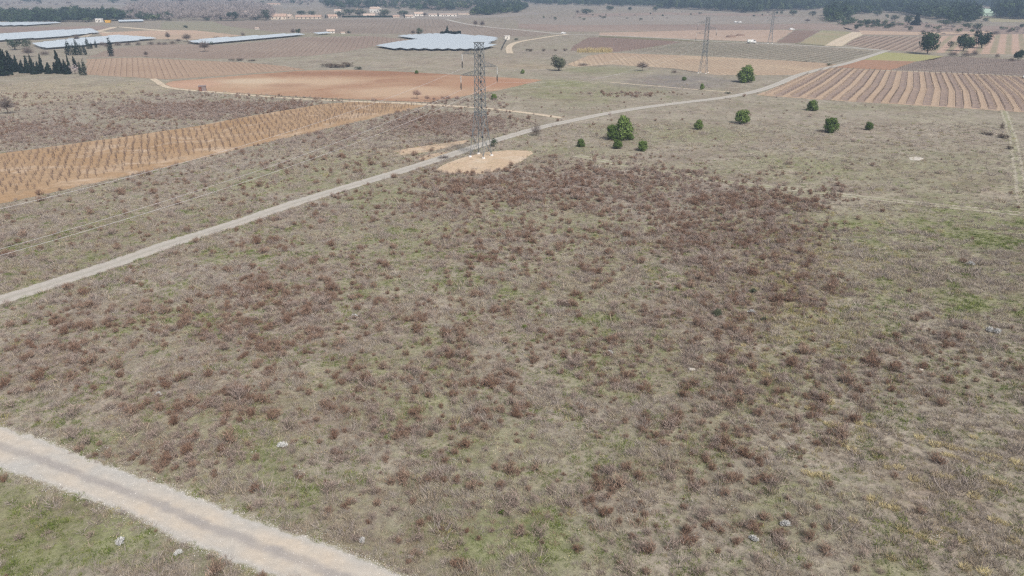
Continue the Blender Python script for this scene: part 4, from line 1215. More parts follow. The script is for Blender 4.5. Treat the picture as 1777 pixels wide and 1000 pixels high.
strip_plants('brush_line', 684, 765, 249, 4, M['greygrass'], 40, 'long low line of cut grey branches running towards the pylon', 'brush pile', 1.3, .05)

# ------------------------------------------------------------------ distant woods
M['woodgreen'] = plant_mat('mid_green_leaves', (.045, .08, .035), (.08, .105, .045))
M['palewood'] = plant_mat('pale_bare_wood', (.30, .255, .235), (.26, .225, .21))
woodlib = library('wood', [mk_crown(s, M['oak'], 160, 'wide', .085) for s in (201,)] + [mk_crown(s, M['woodgreen'], 160, 'wide', .085) for s in (202, 203)] + [mk_crown(s, M['darkpine'], 160, 'round', .085) for s in (204, 205, 206)] + [mk_bare(s, M['palewood'], 150, .035) for s in (207, 208)])
def wood(name, poly, spacing, kinds, wd, ht, label, fill=.85, gap=.35):
    P = W(poly); xs = [p[0] for p in P]; ys = [p[1] for p in P]
    A = (max(xs) - min(xs)) * (max(ys) - min(ys)); n = int(A / spacing ** 2)
    n = min(n, 60000)
    x = min(xs) + (max(xs) - min(xs)) * rs.rand(n); y = min(ys) + (max(ys) - min(ys)) * rs.rand(n)
    k = inpoly(x, y, P) & (rs.rand(n) < fill) & (fbm(x, y, 60, 15) > gap)
    x, y = x[k], y[k]; m = len(x)
    s = wd * np.clip(rs.lognormal(0, .3, m), .5, 1.8); h = ht * np.clip(rs.lognormal(0, .25, m), .5, 1.6)
    o = scatter(name, np.stack([x, y], 1), rs.choice(kinds, m), s, woodlib, tall=h)
    tag(o, label, 'wood', kind='stuff')
    return o
E = [0, 1, 2, 3, 4, 5]
wood('distant_wood', [(-60, 42), (60, 41), (190, 38), (235, 33), (230, 30), (120, 27), (-60, 30)], 7, E, 10, 9, 'dark evergreen wood behind the silver panels at the left', 1, 0)
wood('distant_wood', [(236, 36), (300, 37), (300, 33), (236, 30)], 9, [0, 1, 6], 9, 7, 'thin wood edge right of the dark wood')
wood('distant_wood', [(225, 34), (380, 37), (480, 35), (470, 20), (440, 9), (240, 10), (215, 22)], 8, [6, 7], 10, 9, 'grey leafless wood in the haze left of the farm', 1, .2)
wood('distant_wood', [(585, 17), (800, 19), (900, 13), (900, 5), (580, 5), (560, 10)], 9, E + [6, 7], 12, 10, 'blue green wood behind the hamlet', .8, .42)
wood('distant_wood', [(818, 27), (850, 27), (900, 22), (915, 13), (880, 10), (830, 19)], 8, E, 11, 8, 'dark wedge of trees right of the hamlet', 1, .2)
wood('distant_wood', [(930, 9), (1140, 12), (1140, 3), (900, 2)], 12, E, 12, 10, 'hazy wood at the back of the plain', .7, .42)
wood('distant_wood', [(1140, 15), (1200, 17), (1262, 20), (1300, 23), (1370, 19), (1420, 17), (1440, 14), (1440, 2), (1140, 3)], 9, E, 12, 13, 'dense dark wood along the back of the fields', 1, .12)
wood('distant_wood', [(1434, 39), (1455, 38), (1490, 28), (1530, 21), (1560, 24), (1610, 32), (1660, 43), (1692, 42), (1700, 26), (1640, 15), (1440, 12)], 8.5, E, 12, 12, 'dark wood on the right with clearings', 1, .33)
wood('distant_wood', [(1733, 34), (1900, 38), (1900, 14), (1720, 14)], 9, E, 13, 14, 'dark wood at the right edge beyond the pale green roof', 1, .1)
wood('distant_wood', [(1440, 12), (1900, 13), (1900, 2), (1440, 2)], 13, E, 14, 13, 'hazy far wood at the top right', .9, .3)
wood('orchard', [(1440, 36), (1480, 35), (1530, 42), (1560, 50), (1500, 50), (1450, 44)], 9, [0, 1, 2], 6, 4, 'scattered orchard trees left of the terraces', .6, .25)
wood('scattered_bushes', [(1530, 30), (1620, 38), (1700, 50), (1700, 54), (1560, 52)], 13, [0, 6, 7, 2], 6, 3.5, 'bushes on the terraces below the right wood', .5, .3)
wood('distant_wood', [(-300, 20), (300, 9), (560, 13), (560, 6), (-300, 8)], 30, [0, 6, 7, 6], 14, 8, 'scattered trees of the hazy far plain', .45, .42)
wood('distant_wood', [(-900, 6), (2700, 6), (3600, -16), (-1800, -16)], 40, [0, 1, 2, 3, 4, 5, 6], 26, 17, 'blue hazy woods at the horizon', .6, .45)
wood('scattered_bushes', [(900, 31), (1180, 22), (1400, 30), (1180, 38), (900, 40)], 26, [0, 2, 6], 4, 3, 'scattered small bushes on the far fallow land', .3, .3)
wood('scattered_bushes', [(1600, 62), (1600, 53), (1900, 47), (1900, 58)], 12, [6, 7, 2], 6, 4, 'grey hedge bushes along the far right field edge', .6, .3)

# ------------------------------------------------------------------ vines
def vine_mesh(seed):
    random.seed(seed); b = MB()
    p = Vector((0, 0, -.02)); q = Vector((random.gauss(0, .05), random.gauss(0, .05), .35))
    b.bar(p, q, .06, .045, 5, .8)
    for k in range(6):
        a = 2 * PI * k / 6 + rnd(); e = q + Vector((.22 * math.cos(a), .22 * math.sin(a), .15 + .12 * rnd()))
        b.bar(q, e, .03, .02, 4, .9)
        for j in range(2):
            f = e + Vector((random.gauss(0, .16), random.gauss(0, .16), .35 + .45 * rnd()))
            b.bar(e, f, .017, .009, 3, 1.05)
    return b.mesh('vine_mesh', M['vinewood'])
vm_ = [vine_mesh(400 + k) for k in range(6)]
F1W = W(P_F1)
ca_, sa_ = math.cos(A_F1), math.sin(A_F1)
vp = []
cx0, cy0 = G(200, 290)
for i in range(-90, 140):
    for j in range(-60, 90):
        u, v = i * 1.8 + rs.randn() * .25, j * 1.75 + rs.randn() * .32
        x, y = cx0 + v * ca_ - u * sa_, cy0 + v * sa_ + u * ca_
        vp.append((x, y))
vp = np.array(vp)
inner = W([(-260, 317), (0, 272), (200, 244), (330, 225), (450, 203), (560, 184), (625, 179), (700, 181), (728, 183), (700, 189), (600, 211), (500, 233), (400, 257), (300, 279), (200, 301), (100, 321), (0, 341), (-260, 396)])
vp = vp[inpoly(vp[:, 0], vp[:, 1], inner) & (rs.rand(len(vp)) < .93)]
vpx, vpy = proj(vp[:, 0], vp[:, 1])
vv = (vpx > -3) & (vpx < 1780)
o_ = np.argsort(-np.where(vv, vpy, -1))
for i in o_[:280]:
    s = float(.62 + .42 * rs.rand())
    o = put('grape_vine', vm_[rs.randint(0, 6)], loc=(float(vp[i, 0]), float(vp[i, 1]), .02), rz=float(rs.rand() * 6.28), scale=(s, s, s))
    tag(o, 'bare pruned vine in the near lower rows of the ochre field at the left', 'vine', 'vines in the near part of the ochre field')
vl = library('vine', vm_)
rest_ = o_[280:]
o = scatter('vines', vp[rest_], rs.randint(0, 6, len(rest_)), .62 + .42 * rs.rand(len(rest_)), vl, z=.02)
tag(o, 'bare vines farther back in the ochre field at the left', 'vines', kind='stuff')

# trellised rows
def clip_line(a, b, poly, step=1.0):
    """longest run of the segment a-b inside the polygon"""
    a = np.array(a); b = np.array(b); L = np.linalg.norm(b - a); n = max(2, int(L / step))
    t = np.linspace(0, 1, n); P = a[None] + (b - a)[None] * t[:, None]
    k = inpoly(P[:, 0], P[:, 1], poly)
    if not k.any(): return None
    best = None; s = None
    for i, v in enumerate(list(k) + [False]):
        if v and s is None: s = i
        if not v and s is not None:
            if best is None or i - s > best[1] - best[0]: best = (s, i)
            s = None
    return P[best[0]], P[best[1] - 1]

def row_mesh(segs, h=1.15, every=1.2, posts=True, wd=.05, canes=3, post_every=7, thick=1.0):
    b = MB(); o = Vector((*segs[0][0], 0))
    for a, c in segs:
        a = Vector((a[0], a[1], 0)) - o; c = Vector((c[0], c[1], 0)) - o
        L = (c - a).length
        if L < .5: continue
        d = (c - a).normalized()
        n = int(L / every)
        for i in range(n):
            p = a + d * (i * every + random.gauss(0, .1))
            b.sliver(p, p + Vector((0, 0, h * .5)), wd * 1.8 * thick, .8)
            for j in range(canes):
                q = p + Vector((0, 0, h * .45)) + d * random.gauss(0, .25)
                b.sliver(q, q + Vector((random.gauss(0, .12), random.gauss(0, .12), h * (.35 + .35 * rnd()))), wd * thick, .8 + .4 * rnd())
            b.bar(p + Vector((0, 0, h * .48)), p + d * every * .95 + Vector((0, 0, h * .5)), .02 * thick, .014 * thick, 3, .9)
            if posts and i % post_every == 0:
                b.bar(p + Vector((0, 0, 0)), p + Vector((0, 0, h * 1.15)), .04, .04, 4, 1, 1)
        if posts: b.bar(a + Vector((0, 0, h * .95)), c + Vector((0, 0, h * .95)), .006, .006, 3, 1, 1)
    return b.mesh('vine_row_mesh', [M['vinewood'], M['stake']]), tuple(o)

F17W = W(P_F17)
random.seed(99)
def kx(k): return 1440 + (835 + 98.5 * k) / 5.264, 1440 + (855 + 128 * k) / 5.264, 1440 + (805 + 152 * k) / 5.264
def yt_(x): return 118 + (x - 1440) * .0467
def ym_(x): return 151 + (x - 1516) * .0632
def yb_(x): return np.interp(x, [1200, 1310, 1420, 1550, 1700, 1777, 2000], [155, 165, 173, 181, 190, 195, 206])
strips = MB(); nrow = 0
for k2 in range(-30, 30):
    k = k2 / 2 + .25                       # row k sits at each edge of a tan strip
    a, m_, c = kx(k)
    A, Bm, Cb = G(a, yt_(a)), G(m_, ym_(m_)), G(c, yb_(c))
    segs = [s for s in (clip_line(A, Bm, F17W), clip_line(Bm, Cb, F17W)) if s is not None]
    segs = [s for s in segs if np.linalg.norm(np.array(s[1]) - np.array(s[0])) > 3]
    if not segs: continue
    px0, _ = proj(*segs[-1][1]); px1, _ = proj(*segs[0][0])
    if min(px0, px1) > 1785: continue
    me, loc = row_mesh(segs, 1.25, 1.15, True, .055, 4, 6, 1.2)
    o = put('vine_row', me, loc=(loc[0], loc[1], .02))
    side = 'left part, reaching the dirt road' if k < -2.5 else ('middle part' if k < 3 else 'right part')
    tag(o, 'staked vine row in the %s of the striped vineyard' % side, 'vine row', 'vine rows in the %s of the striped vineyard' % side)
    nrow += 1
    if k2 % 2 == 0:                        # weedy strip between this row and the next
        kb = k + .5
        a2, m2, c2 = kx(kb)
        for (p, q, r, s) in ((G(a, yt_(a)), G(m_, ym_(m_)), G(m2, ym_(m2)), G(a2, yt_(a2))), (G(m_, ym_(m_)), G(c, yb_(c)), G(c2, yb_(c2)), G(m2, ym_(m2)))):
            n = 24
            for i in range(n):
                t0, t1 = i / n, (i + 1) / n
                q4 = [(p[0] + (q[0] - p[0]) * t0, p[1] + (q[1] - p[1]) * t0), (p[0] + (q[0] - p[0]) * t1, p[1] + (q[1] - p[1]) * t1),
                      (s[0] + (r[0] - s[0]) * t1, s[1] + (r[1] - s[1]) * t1), (s[0] + (r[0] - s[0]) * t0, s[1] + (r[1] - s[1]) * t0)]
                cxm = np.array([v[0] for v in q4]); cym = np.array([v[1] for v in q4])
                if inpoly(cxm, cym, F17W).all():
                    strips.add([(v[0], v[1], 0) for v in q4], [(0, 1, 2, 3)])
so = put('weedy_strips', strips.mesh('weedy_strips', m_pur), loc=(0, 0, .026)); tag(so, kind='structure')

def rows_poly(poly, ang, spacing, name_label, group, h=1.1, every=1.6, wd=.08, canes=2, lim=40, stuff_label=None, thick=2.0):
    """vine rows filling a field: the nearest `lim` as things"""
    P = W(poly); c = np.mean(P, 0); d = np.array((math.cos(ang), math.sin(ang))); nrm = np.array((-d[1], d[0]))
    R = 900; rows = []
    for i in range(-400, 400):
        o = c + nrm * i * spacing
        s = clip_line(o - d * R, o + d * R, P, 2.0)
        if s is None or np.linalg.norm(s[1] - s[0]) < 6: continue
        q0 = proj(*s[0]); q1 = proj(*s[1])
        if max(q0[0], q1[0]) < -5 or min(q0[0], q1[0]) > 1782: continue
        rows.append((max(q0[1], q1[1]), s))
    rows.sort(key=lambda r: -r[0])
    step = 1
    for r in rows[:lim]:
        me, loc = row_mesh([r[1]], h, every, False, wd, canes, thick=thick)
        o = put('vine_row', me, loc=(loc[0], loc[1], .03))
        tag(o, name_label, 'vine row', group)
    if rows[lim:]:
        b = MB()
        for r in rows[lim:]:
            a = Vector((*r[1][0], 0)); e = Vector((*r[1][1], 0)); L = (e - a).length; dd = (e - a).normalized()
            for i in range(int(L / every)):
                p = a + dd * i * every
                for j in range(canes):
                    b.sliver(p + Vector((0, 0, 0)), p + Vector((random.gauss(0, .3), random.gauss(0, .3), h * (.6 + .5 * rnd()))), wd * thick, .8 + .4 * rnd())
        o = put('vine_rows', b.mesh('vine_rows', M['vinewood']), loc=(0, 0, .03))
        tag(o, stuff_label, 'vine rows', kind='stuff')
    return len(rows)
cnt = [rows_poly(P_F3, A_F3, 2.6, 'thin bare vine row in the pink soil vineyard behind the red field', 'vine rows of the pink soil vineyard', every=1.9, lim=60, stuff_label='far bare vine rows of the pink soil vineyard', thick=.6),
       rows_poly(P_F4, A_F4, 3.4, 'thin bare vine row in the brown vineyard left of the large solar field', 'vine rows of the brown vineyard', every=2.2, lim=20, stuff_label='far bare vine rows of the brown vineyard at the left', thick=.8),
       rows_poly(P_F9, A_F9, 3.6, 'bare vine row in the grey green vineyard beyond the sandy one', 'vine rows of the grey green vineyard', every=1.8, lim=40, stuff_label='far vine rows of the grey green vineyard', thick=1.5),
       rows_poly(P_F8, A_F8, 3.2, 'thin bare vine row in the sandy vineyard at the second pylon', 'vine rows of the sandy vineyard', every=2.2, wd=.05, lim=45, stuff_label='far vine rows of the sandy vineyard', thick=.8),
       rows_poly(P_F16, A_F16, 2.8, 'bare vine row in the dark vineyard above the striped one', 'vine rows of the dark vineyard', every=1.6, lim=25, stuff_label='far vine rows of the dark vineyard', thick=1.7),
       rows_poly(P_F13, A_F13, 5.0, 'vine row left of the large dark pine', 'vine rows left of the large dark pine', every=1.6, lim=30, stuff_label='far rows', thick=1.7),
       rows_poly(P_F7, A_F7, 5.0, 'x', 'x', every=4, lim=0, stuff_label='bare vine rows of the wide far vineyard before the hamlet', thick=1.0),
       rows_poly(P_F9a, A_F9, 3.6, 'x', 'x', every=2, lim=0, stuff_label='bare vine rows of the dark brown field beyond the reeds', thick=1.2)]
print('rows', nrow, cnt)

# ------------------------------------------------------------------ pylons
LINE = math.atan2(184, 105)                 # direction of the power line, from the near pylon to the far ones
def pylon():
    t = empty('lattice_pylon', (0, 0, 0), LINE)
    s0, s1, s2 = 1.95, 1.05, .78            # half widths: foot, waist, top
    ZW, ZT = 10.6, 27.0
    def hw(z): return s0 + (s1 - s0) * z / ZW if z < ZW else s1 + (s2 - s1) * (z - ZW) / (ZT - ZW)
    for sx, sy in ((1, 1), (1, -1), (-1, 1), (-1, -1)):
        b = MB()
        b.bar((sx * s0, sy * s0, .2), (sx * s1, sy * s1, ZW), .085, .08, 4); b.bar((sx * s1, sy * s1, ZW), (sx * s2, sy * s2, ZT), .08, .065, 4)
        put('leg', b.mesh('pylon_leg', M['galv']), t)
        f = MB(); f.bar((sx * s0, sy * s0, -.1), (sx * s0, sy * s0, .35), .5, .38, 10)
        put('footing', f.mesh('footing', M['concrete']), t)
    br = MB()
    zs = [0.5, 5.6, ZW]
    z = ZW
    while z < ZT - 1:
        z += 1.9; zs.append(min(z, ZT))
    zs[-1] = ZT
    for z0, z1 in zip(zs[:-1], zs[1:]):
        a, c = hw(z0), hw(z1)
        for (x0, y0, x1_, y1_) in ((1, 1, -1, 1), (-1, 1, -1, -1), (-1, -1, 1, -1), (1, -1, 1, 1)):
            r = .05 if z0 > ZW - 1 else .055
            br.bar((x0 * a, y0 * a, z0), (x1_ * c, y1_ * c, z1), r, r, 4)
            br.bar((x1_ * a, y1_ * a, z0), (x0 * c, y0 * c, z1), r, r, 4)
            if z1 >= ZW - .1 or z1 < 6: br.bar((x0 * c, y0 * c, z1), (x1_ * c, y1_ * c, z1), .045, .045, 4)
    a = hw(ZW)
    for q in (-.35, .35):
        for (x0, y0, x1_, y1_) in ((1, 1, -1, 1), (-1, 1, -1, -1), (-1, -1, 1, -1), (1, -1, 1, 1)):
            br.bar((x0 * a * 1.05, y0 * a * 1.05, ZW + q), (x1_ * a * 1.05, y1_ * a * 1.05, ZW + q), .08, .08, 4)
    put('bracing', br.mesh('bracing', M['galv']), t)
    pl = MB(); pl.box(-.95, -1.0, ZT, .95, 1.0, ZT + .14); put('top_frame', pl.mesh('top_frame', M['galv']), t)
    # a dark bolt ladder down the side nearest the viewer
    ld = MB()
    z = .6
    while z < ZT:
        ld.bar((-hw(z) - .04, -hw(z), z), (-hw(z) - .32, -hw(z) - .1, z), .03, .03, 4); z += .5
    for z in (5, 8.2, 12, 14, 16, 18, 20, 22, 24): ld.box(-hw(z) - .2, -hw(z) - .16, z, -hw(z) + .12, -hw(z) + .14, z + .4)
    put('step_bolts', ld.mesh('step_bolts', M['black']), t)
    # arms: local +y is left of the line's forward direction, i.e. the left of the picture
    for sd_, z, L, zt in ((1, 24.4, 4.9, 24.4), (-1, 21.6, 4.9, 21.8), (1, 19.4, 5.4, 19.3)):
        h = hw(z); b = MB(); tip = (0, sd_ * L, zt)
        for sx in (1, -1):
            b.bar((sx * h, sd_ * h, z), tip, .045, .035, 4); b.bar((sx * h, sd_ * h, z + 1.3), (tip[0], tip[1], tip[2] + .1), .04, .03, 4)
            for q in (.3, .6, .85):
                p = Vector((sx * h, sd_ * h, z)).lerp(Vector(tip), q); r = Vector((sx * h, sd_ * h, z + 1.3)).lerp(Vector(tip), q)
                b.bar(p, r, .035, .035, 4); 
                r2 = Vector((sx * h, sd_ * h, z + 1.3)).lerp(Vector(tip), q - .25); b.bar(p, r2, .03, .03, 4)
        for q in (.2, .5, .8):
            p = Vector((h, sd_ * h, z)).lerp(Vector(tip), q); r = Vector((-h, sd_ * h, z)).lerp(Vector(tip), q); b.bar(p, r, .035, .035, 4)
        arm = put('cross_arm', b.mesh('cross_arm', M['galv']), t)
        i_ = MB(); zz = tip[2]
        i_.bar((0, tip[1], zz), (0, tip[1], zz - .25), .03, .03, 5)
        for q in range(9): i_.bar((0, tip[1], zz - .25 - q * .17), (0, tip[1], zz - .25 - q * .17 - .10), .15, .11, 8)
        put('insulator', i_.mesh('insulator', M['ceramic']), arm)
        j_ = MB(); zz -= 1.75
        for sx in (1, -1):
            j_.bar((0, tip[1], zz), (sx * .30, tip[1], zz - .9), .05, .05, 5); j_.bar((sx * .30, tip[1], zz - .9), (0, tip[1], zz - 1.8), .05, .05, 5)
        j_.bar((0, tip[1], zz + .1), (0, tip[1], zz - 1.8), .07, .05, 5)
        put('clamp', j_.mesh('clamp', M['black']), arm)
    return t
py1 = pylon()
X1, Y1 = G(834.5, 271.5); py1.location = (X1, Y1, 0)
tag(py1, 'nearest grey lattice pylon standing on bare pale soil beside the dirt road', 'pylon', 'pylons of the power line')
py2 = copy_tree(py1); X2, Y2 = G(1220, 127); py2.location = (X2, Y2, 0); py2.scale = (.93,) * 3
tag(py2, 'second lattice pylon, at the edge of the sandy vineyard', 'pylon')
py3 = copy_tree(py1); X3, Y3 = G(1336, 76); py3.location = (X3, Y3, 0); py3.scale = (.80,) * 3
tag(py3, 'farthest faint lattice pylon, right of the white truck', 'pylon')

# power lines
def att(x, y, s, yl, z):
    return Vector((x - math.sin(LINE) * yl * s, y + math.cos(LINE) * yl * s, z * s))
ends = [(4.9, 24.4 - 3.5), (-4.9, 21.8 - 3.5), (5.4, 19.3 - 3.5)]
X0, Y0 = X1 - (X2 - X1) * 1.02, Y1 - (Y2 - Y1) * 1.02
X4, Y4 = X3 + (X3 - X2), Y3 + (Y3 - Y2)
spans = [((X0, Y0, 1.0), (X1, Y1, 1.0), 7.0), ((X1, Y1, 1.0), (X2, Y2, .93), 6), ((X2, Y2, .93), (X3, Y3, .8), 6), ((X3, Y3, .8), (X4, Y4, .8), 6)]
nm = ['upper left arm', 'right arm', 'lower left arm']
for si, (p, q, sag) in enumerate(spans):
    for ai, (yl, z) in enumerate(ends):
        a = att(*p, yl, z); c = att(*q, yl, z)
        r_ = (.019, .016, .016, .016)[si]; wv = []; wf = []
        for i in range(41):
            t = i / 40; v = a.lerp(c, t); zz = v.z - 4 * sag * t * (1 - t)
            for q4 in range(4):
                an = PI * q4 / 2 + PI / 4
                wv.append((v.x - a.x + r_ * 1.2 * math.cos(an) * math.sin(LINE), v.y - a.y - r_ * 1.2 * math.cos(an) * math.cos(LINE), zz - a.z + r_ * 1.2 * math.sin(an)))
            if i:
                o4 = (i - 1) * 4
                for q4 in range(4): wf.append((o4 + q4, o4 + (q4 + 1) % 4, o4 + 4 + (q4 + 1) % 4, o4 + 4 + q4))
        wm = bpy.data.meshes.new('power_line'); wm.from_pydata(wv, [], wf); wm.materials.append(M['wire']); wm.update()
        o = put('power_line', wm, loc=tuple(a))
        tag(o, 'wire from the %s %s' % (nm[ai], ('of the near pylon towards the lower left', 'of the near pylon to the second', 'of the second pylon to the farthest', 'of the farthest pylon into haze')[si]), 'power line', 'wires of the power line')

# ------------------------------------------------------------------ solar fields
def solar(poly, ang, pitch, width, label, group, z=1.6, tilt=.13, edge=None):
    P = W(poly); c = np.mean(P, 0); d = np.array((math.cos(ang), math.sin(ang))); nrm = np.array((-d[1], d[0])); k = 0
    for i in range(-150, 150):
        o = c + nrm * i * pitch
        s = clip_line(o - d * 800, o + d * 800, P, 1.5)
        if s is None or np.linalg.norm(s[1] - s[0]) < 4: continue
        q0, q1 = proj(*s[0]), proj(*s[1])
        if max(q0[0], q1[0]) < -2: continue
        a = Vector((*s[0], 0)); L = float(np.linalg.norm(s[1] - s[0]))
        t = empty('solar_panel_row', tuple(a), ang)
        hw_ = width / 2; dz = math.tan(tilt) * hw_
        b = MB(); n = max(1, int(L / 4))
        for j in range(n):
            x0, x1_ = L * j / n + .02, L * (j + 1) / n - .03
            vs = [(x0, -hw_, z - dz), (x1_, -hw_, z - dz), (x1_, hw_, z + dz), (x0, hw_, z + dz)]
            vs += [(x, y, zz - .06) for x, y, zz in vs]
            b.add(vs, [(0, 1, 2, 3)], 1, 0); b.add(vs, [(7, 6, 5, 4), (0, 4, 5, 1), (1, 5, 6, 2), (2, 6, 7, 3), (3, 7, 4, 0)], 1, 1)
        put('panels', b.mesh('panels', [M['panel'], M['panelback']]), t)
        f = MB(); m = max(2, int(L / 8))
        for j in range(m + 1):
            x = min(L - .2, .2 + L * j / m)
            f.bar((x, -hw_ * .5, 0), (x, -hw_ * .5, z - dz * .5 - .08), .05, .05, 4); f.bar((x, hw_ * .5, 0), (x, hw_ * .5, z + dz * .5 - .08), .05, .05, 4)
        put('posts', f.mesh('posts', M['galv']), t)
        tag(t, label, 'solar panels', group); k += 1
    return k
A_S = wdir((850, 84), (700, 62.5))
ns = [solar([(676, 67), (700, 64.5), (745, 62), (780, 62.5), (861, 68), (858, 74), (846, 79), (858, 83), (840, 88), (815, 89), (760, 89), (690, 88), (655, 82), (690, 76), (730, 71), (700, 70)], A_S, 6.2, 6.0, 'long white shining panel row in the large solar field behind the near pylon', 'panel rows of the large solar field', tilt=-.13),
      solar([(-200, 63), (0, 62.5), (100, 56), (160, 53), (172, 59), (100, 67), (0, 73), (-200, 80)], wdir((0, 73), (170, 60)), 6.2, 5.1, 'panel row in the upper of two wide solar fields at the left', 'panel rows of the upper left solar field'),
      solar([(55, 80), (120, 72), (210, 64.5), (273, 69), (230, 74), (115, 84), (70, 87)], wdir((70, 87), (240, 74)), 6.2, 5.1, 'panel row in the lower of two wide solar fields at the left', 'panel rows of the lower left solar field'),
      solar([(-200, 44), (60, 41), (106, 41.3), (40, 46), (-200, 50)], wdir((0, 48), (100, 41)), 8, 7.0, 'panel row in the thin far solar field below the dark wood', 'panel rows of the thin far solar field'),
      solar([(205, 38), (250, 37), (250, 38.5), (205, 39.5)], wdir((205, 39), (250, 38)), 8, 7.0, 'pale panel row right of the yellow container', 'panel rows by the yellow container'),
      solar([(325, 77), (360, 71), (520, 61), (528, 63), (460, 70), (390, 76), (350, 79)], wdir((390, 76), (528, 63)), 6.2, 5.1, 'panel row in the long narrow strip beyond the brown vineyard', 'panel rows of the long narrow strip'),
      solar([(548, 60), (572, 59), (572, 61), (548, 62)], wdir((548, 62), (572, 60)), 8, 6, 'short panel row near the little white house', 'panel rows near the little white house')]
print('solar', ns)

# ------------------------------------------------------------------ buildings
def house(name, px, py, wpx, hpx, dep, wall, roof, label, rz=0.0, roofh=.35, nwin=2, flat=False, cat='house'):
    x, y = G(px, py); k = ppm(py); wd = wpx / k; h = hpx / k
    t = empty(name, (x, y + dep / 2, 0), rz)
    hw_, hd = wd / 2, dep / 2; eh = h * (1 - roofh)
    b = MB(); vs = [(-hw_, -hd, 0), (hw_, -hd, 0), (hw_, hd, 0), (-hw_, hd, 0), (-hw_, -hd, eh), (hw_, -hd, eh), (hw_, hd, eh), (-hw_, hd, eh)]
    b.add(vs, [(0, 1, 5, 4), (1, 2, 6, 5), (2, 3, 7, 6), (3, 0, 4, 7)])
    if not flat: b.add([(-hw_, -hd, eh), (-hw_, hd, eh), (-hw_, 0, h - .05), (hw_, -hd, eh), (hw_, hd, eh), (hw_, 0, h - .05)], [(0, 2, 1), (3, 4, 5)])
    else: b.add([(-hw_, -hd, eh), (hw_, -hd, eh), (hw_, hd, eh), (-hw_, hd, eh)], [(0, 1, 2, 3)])
    put('wall', b.mesh('wall', wall), t)
    r = MB(); o_ = .35; th = .15
    if flat: r.box(-hw_ - .15, -hd - .15, eh + .01, hw_ + .15, hd + .15, eh + .25)
    else:
        for sg in (-1, 1):
            e = (eh - (h - eh) * o_ / hd)
            vs = [(-hw_ - o_, sg * (hd + o_), e), (hw_ + o_, sg * (hd + o_), e), (hw_ + o_, 0, h), (-hw_ - o_, 0, h)]
            vs += [(a, bb, c + th) for a, bb, c in vs]
            r.add(vs, [(0, 1, 2, 3), (4, 5, 6, 7), (0, 1, 5, 4), (1, 2, 6, 5), (3, 0, 4, 7)])
    put('roof', r.mesh('roof', roof), t)
    if not flat and wd > 7:
        c = MB(); c.box(hw_ * .5, -.3, h - .3, hw_ * .5 + .6, .3, h + .9); put('chimney', c.mesh('chimney', wall), t)
    for i in range(nwin):
        wx = -hw_ + wd * (i + .5) / nwin; ww = min(1.1, wd * .12); q = min(eh * .75, 1.0 + 1.3)
        if eh < 1.6: continue
        wnd = MB(); wnd.box(wx - ww / 2, -hd - .03, max(.3, q - 1.2), wx + ww / 2, -hd + .02, q); put('window', wnd.mesh('window', M['glass']), t)
    if wd > 5 and eh > 2:
        dd = MB(); dd.box(-.5 + wd * .08, -hd - .05, 0, .5 + wd * .08, -hd + .02, min(2.1, eh * .9)); put('door', dd.mesh('door', M['bark']), t)
    tag(t, label, cat); return t
H = house
H('farmhouse', 425, 29, 14, 9, 9, M['render'], M['paletile'], 'cream farmhouse left of the yellow tower', .3)
H('house_tower', 434, 24, 5, 9, 5, M['yellowrender'], M['tile'], 'narrow yellow tower rising among dark trees at the farm', roofh=.2, nwin=1)
H('farm_building', 482, 34, 26, 9, 12, M['render'], M['tile'], 'large farm building with pink tiled roof at the left end of the farm', .15, .45, 4)
H('farm_building', 497, 33, 18, 7, 10, M['render'], M['paletile'], 'lower pale roofed building in the middle of the farm', -.2, .45, 3)
H('farm_building', 534, 33, 44, 6, 12, M['render'], M['tile'], 'long low pink roofed building at the right end of the farm', .05, .5, 6)
H('house', 575, 32, 16, 6, 9, M['render'], M['tile'], 'pink gabled house with a cypress at its left wall', .5, .5)
H('house', 585, 22, 11, 5, 9, M['whiterender'], M['paletile'], 'white house among trees above the pink gabled house', .2, .4)
H('villa', 651, 22, 17, 9, 11, M['whiterender'], M['paletile'], 'tall white villa behind the hedge of the hamlet', -.2, .3, 3)
H('house', 640, 29, 20, 4.5, 9, M['whiterender'], M['paletile'], 'low wide pale roofed house below the white villa', .1, .6)
H('house', 622, 20, 9, 4, 8, M['whiterender'], M['tile'], 'small house behind the trees left of the villa', .3, .4)
H('house', 687, 31, 11, 4, 8, M['render'], M['tile'], 'small orange roofed house right of the round dark tree', .1, .5)
H('house', 710, 31, 15, 4.5, 9, M['whiterender'], M['paletile'], 'pale house with a small cypress before it', -.2, .5)
H('house', 726, 28, 15, 6, 9, M['whiterender'], M['paletile'], 'white house at the right end of the hamlet', .2, .4)
H('farm_building', 768, 28.5, 48, 4, 10, M['whiterender'], M['paletile'], 'long low white building right of the hamlet', .02, .3, 7)
H('farm_building', 805, 26, 20, 2.6, 8, M['render'], M['paletile'], 'far low pale shed right of the long white building', .02, .3, 2)
H('house', 573, 58, 13, 6, 6, M['whiterender'], M['paletile'], 'little white house alone at the field edge', .2, .4)
H('shed', 595, 59, 6, 3, 3, M['whiterender'], M['paletile'], 'tiny white shed right of the little white house', 0, .3, 1, cat='shed')
H('shed', 446, 51.5, 6, 3, 3, M['whiterender'], M['paletile'], 'tiny white hut on the green field beyond the panel strip', 0, .3, 1, cat='shed')
H('transformer_cabin', 880, 69, 9, 6.5, 4, M['whiterender'], M['concrete'], 'small pale technical cabin at the corner of the large solar field', .1, .12, 1, True, 'cabin')
H('cabin', 171, 39, 10, 6.5, 5, M['whiterender'], M['whitepaint'], 'white site cabin left of the yellow container', 0, .1, 2, True, 'cabin')
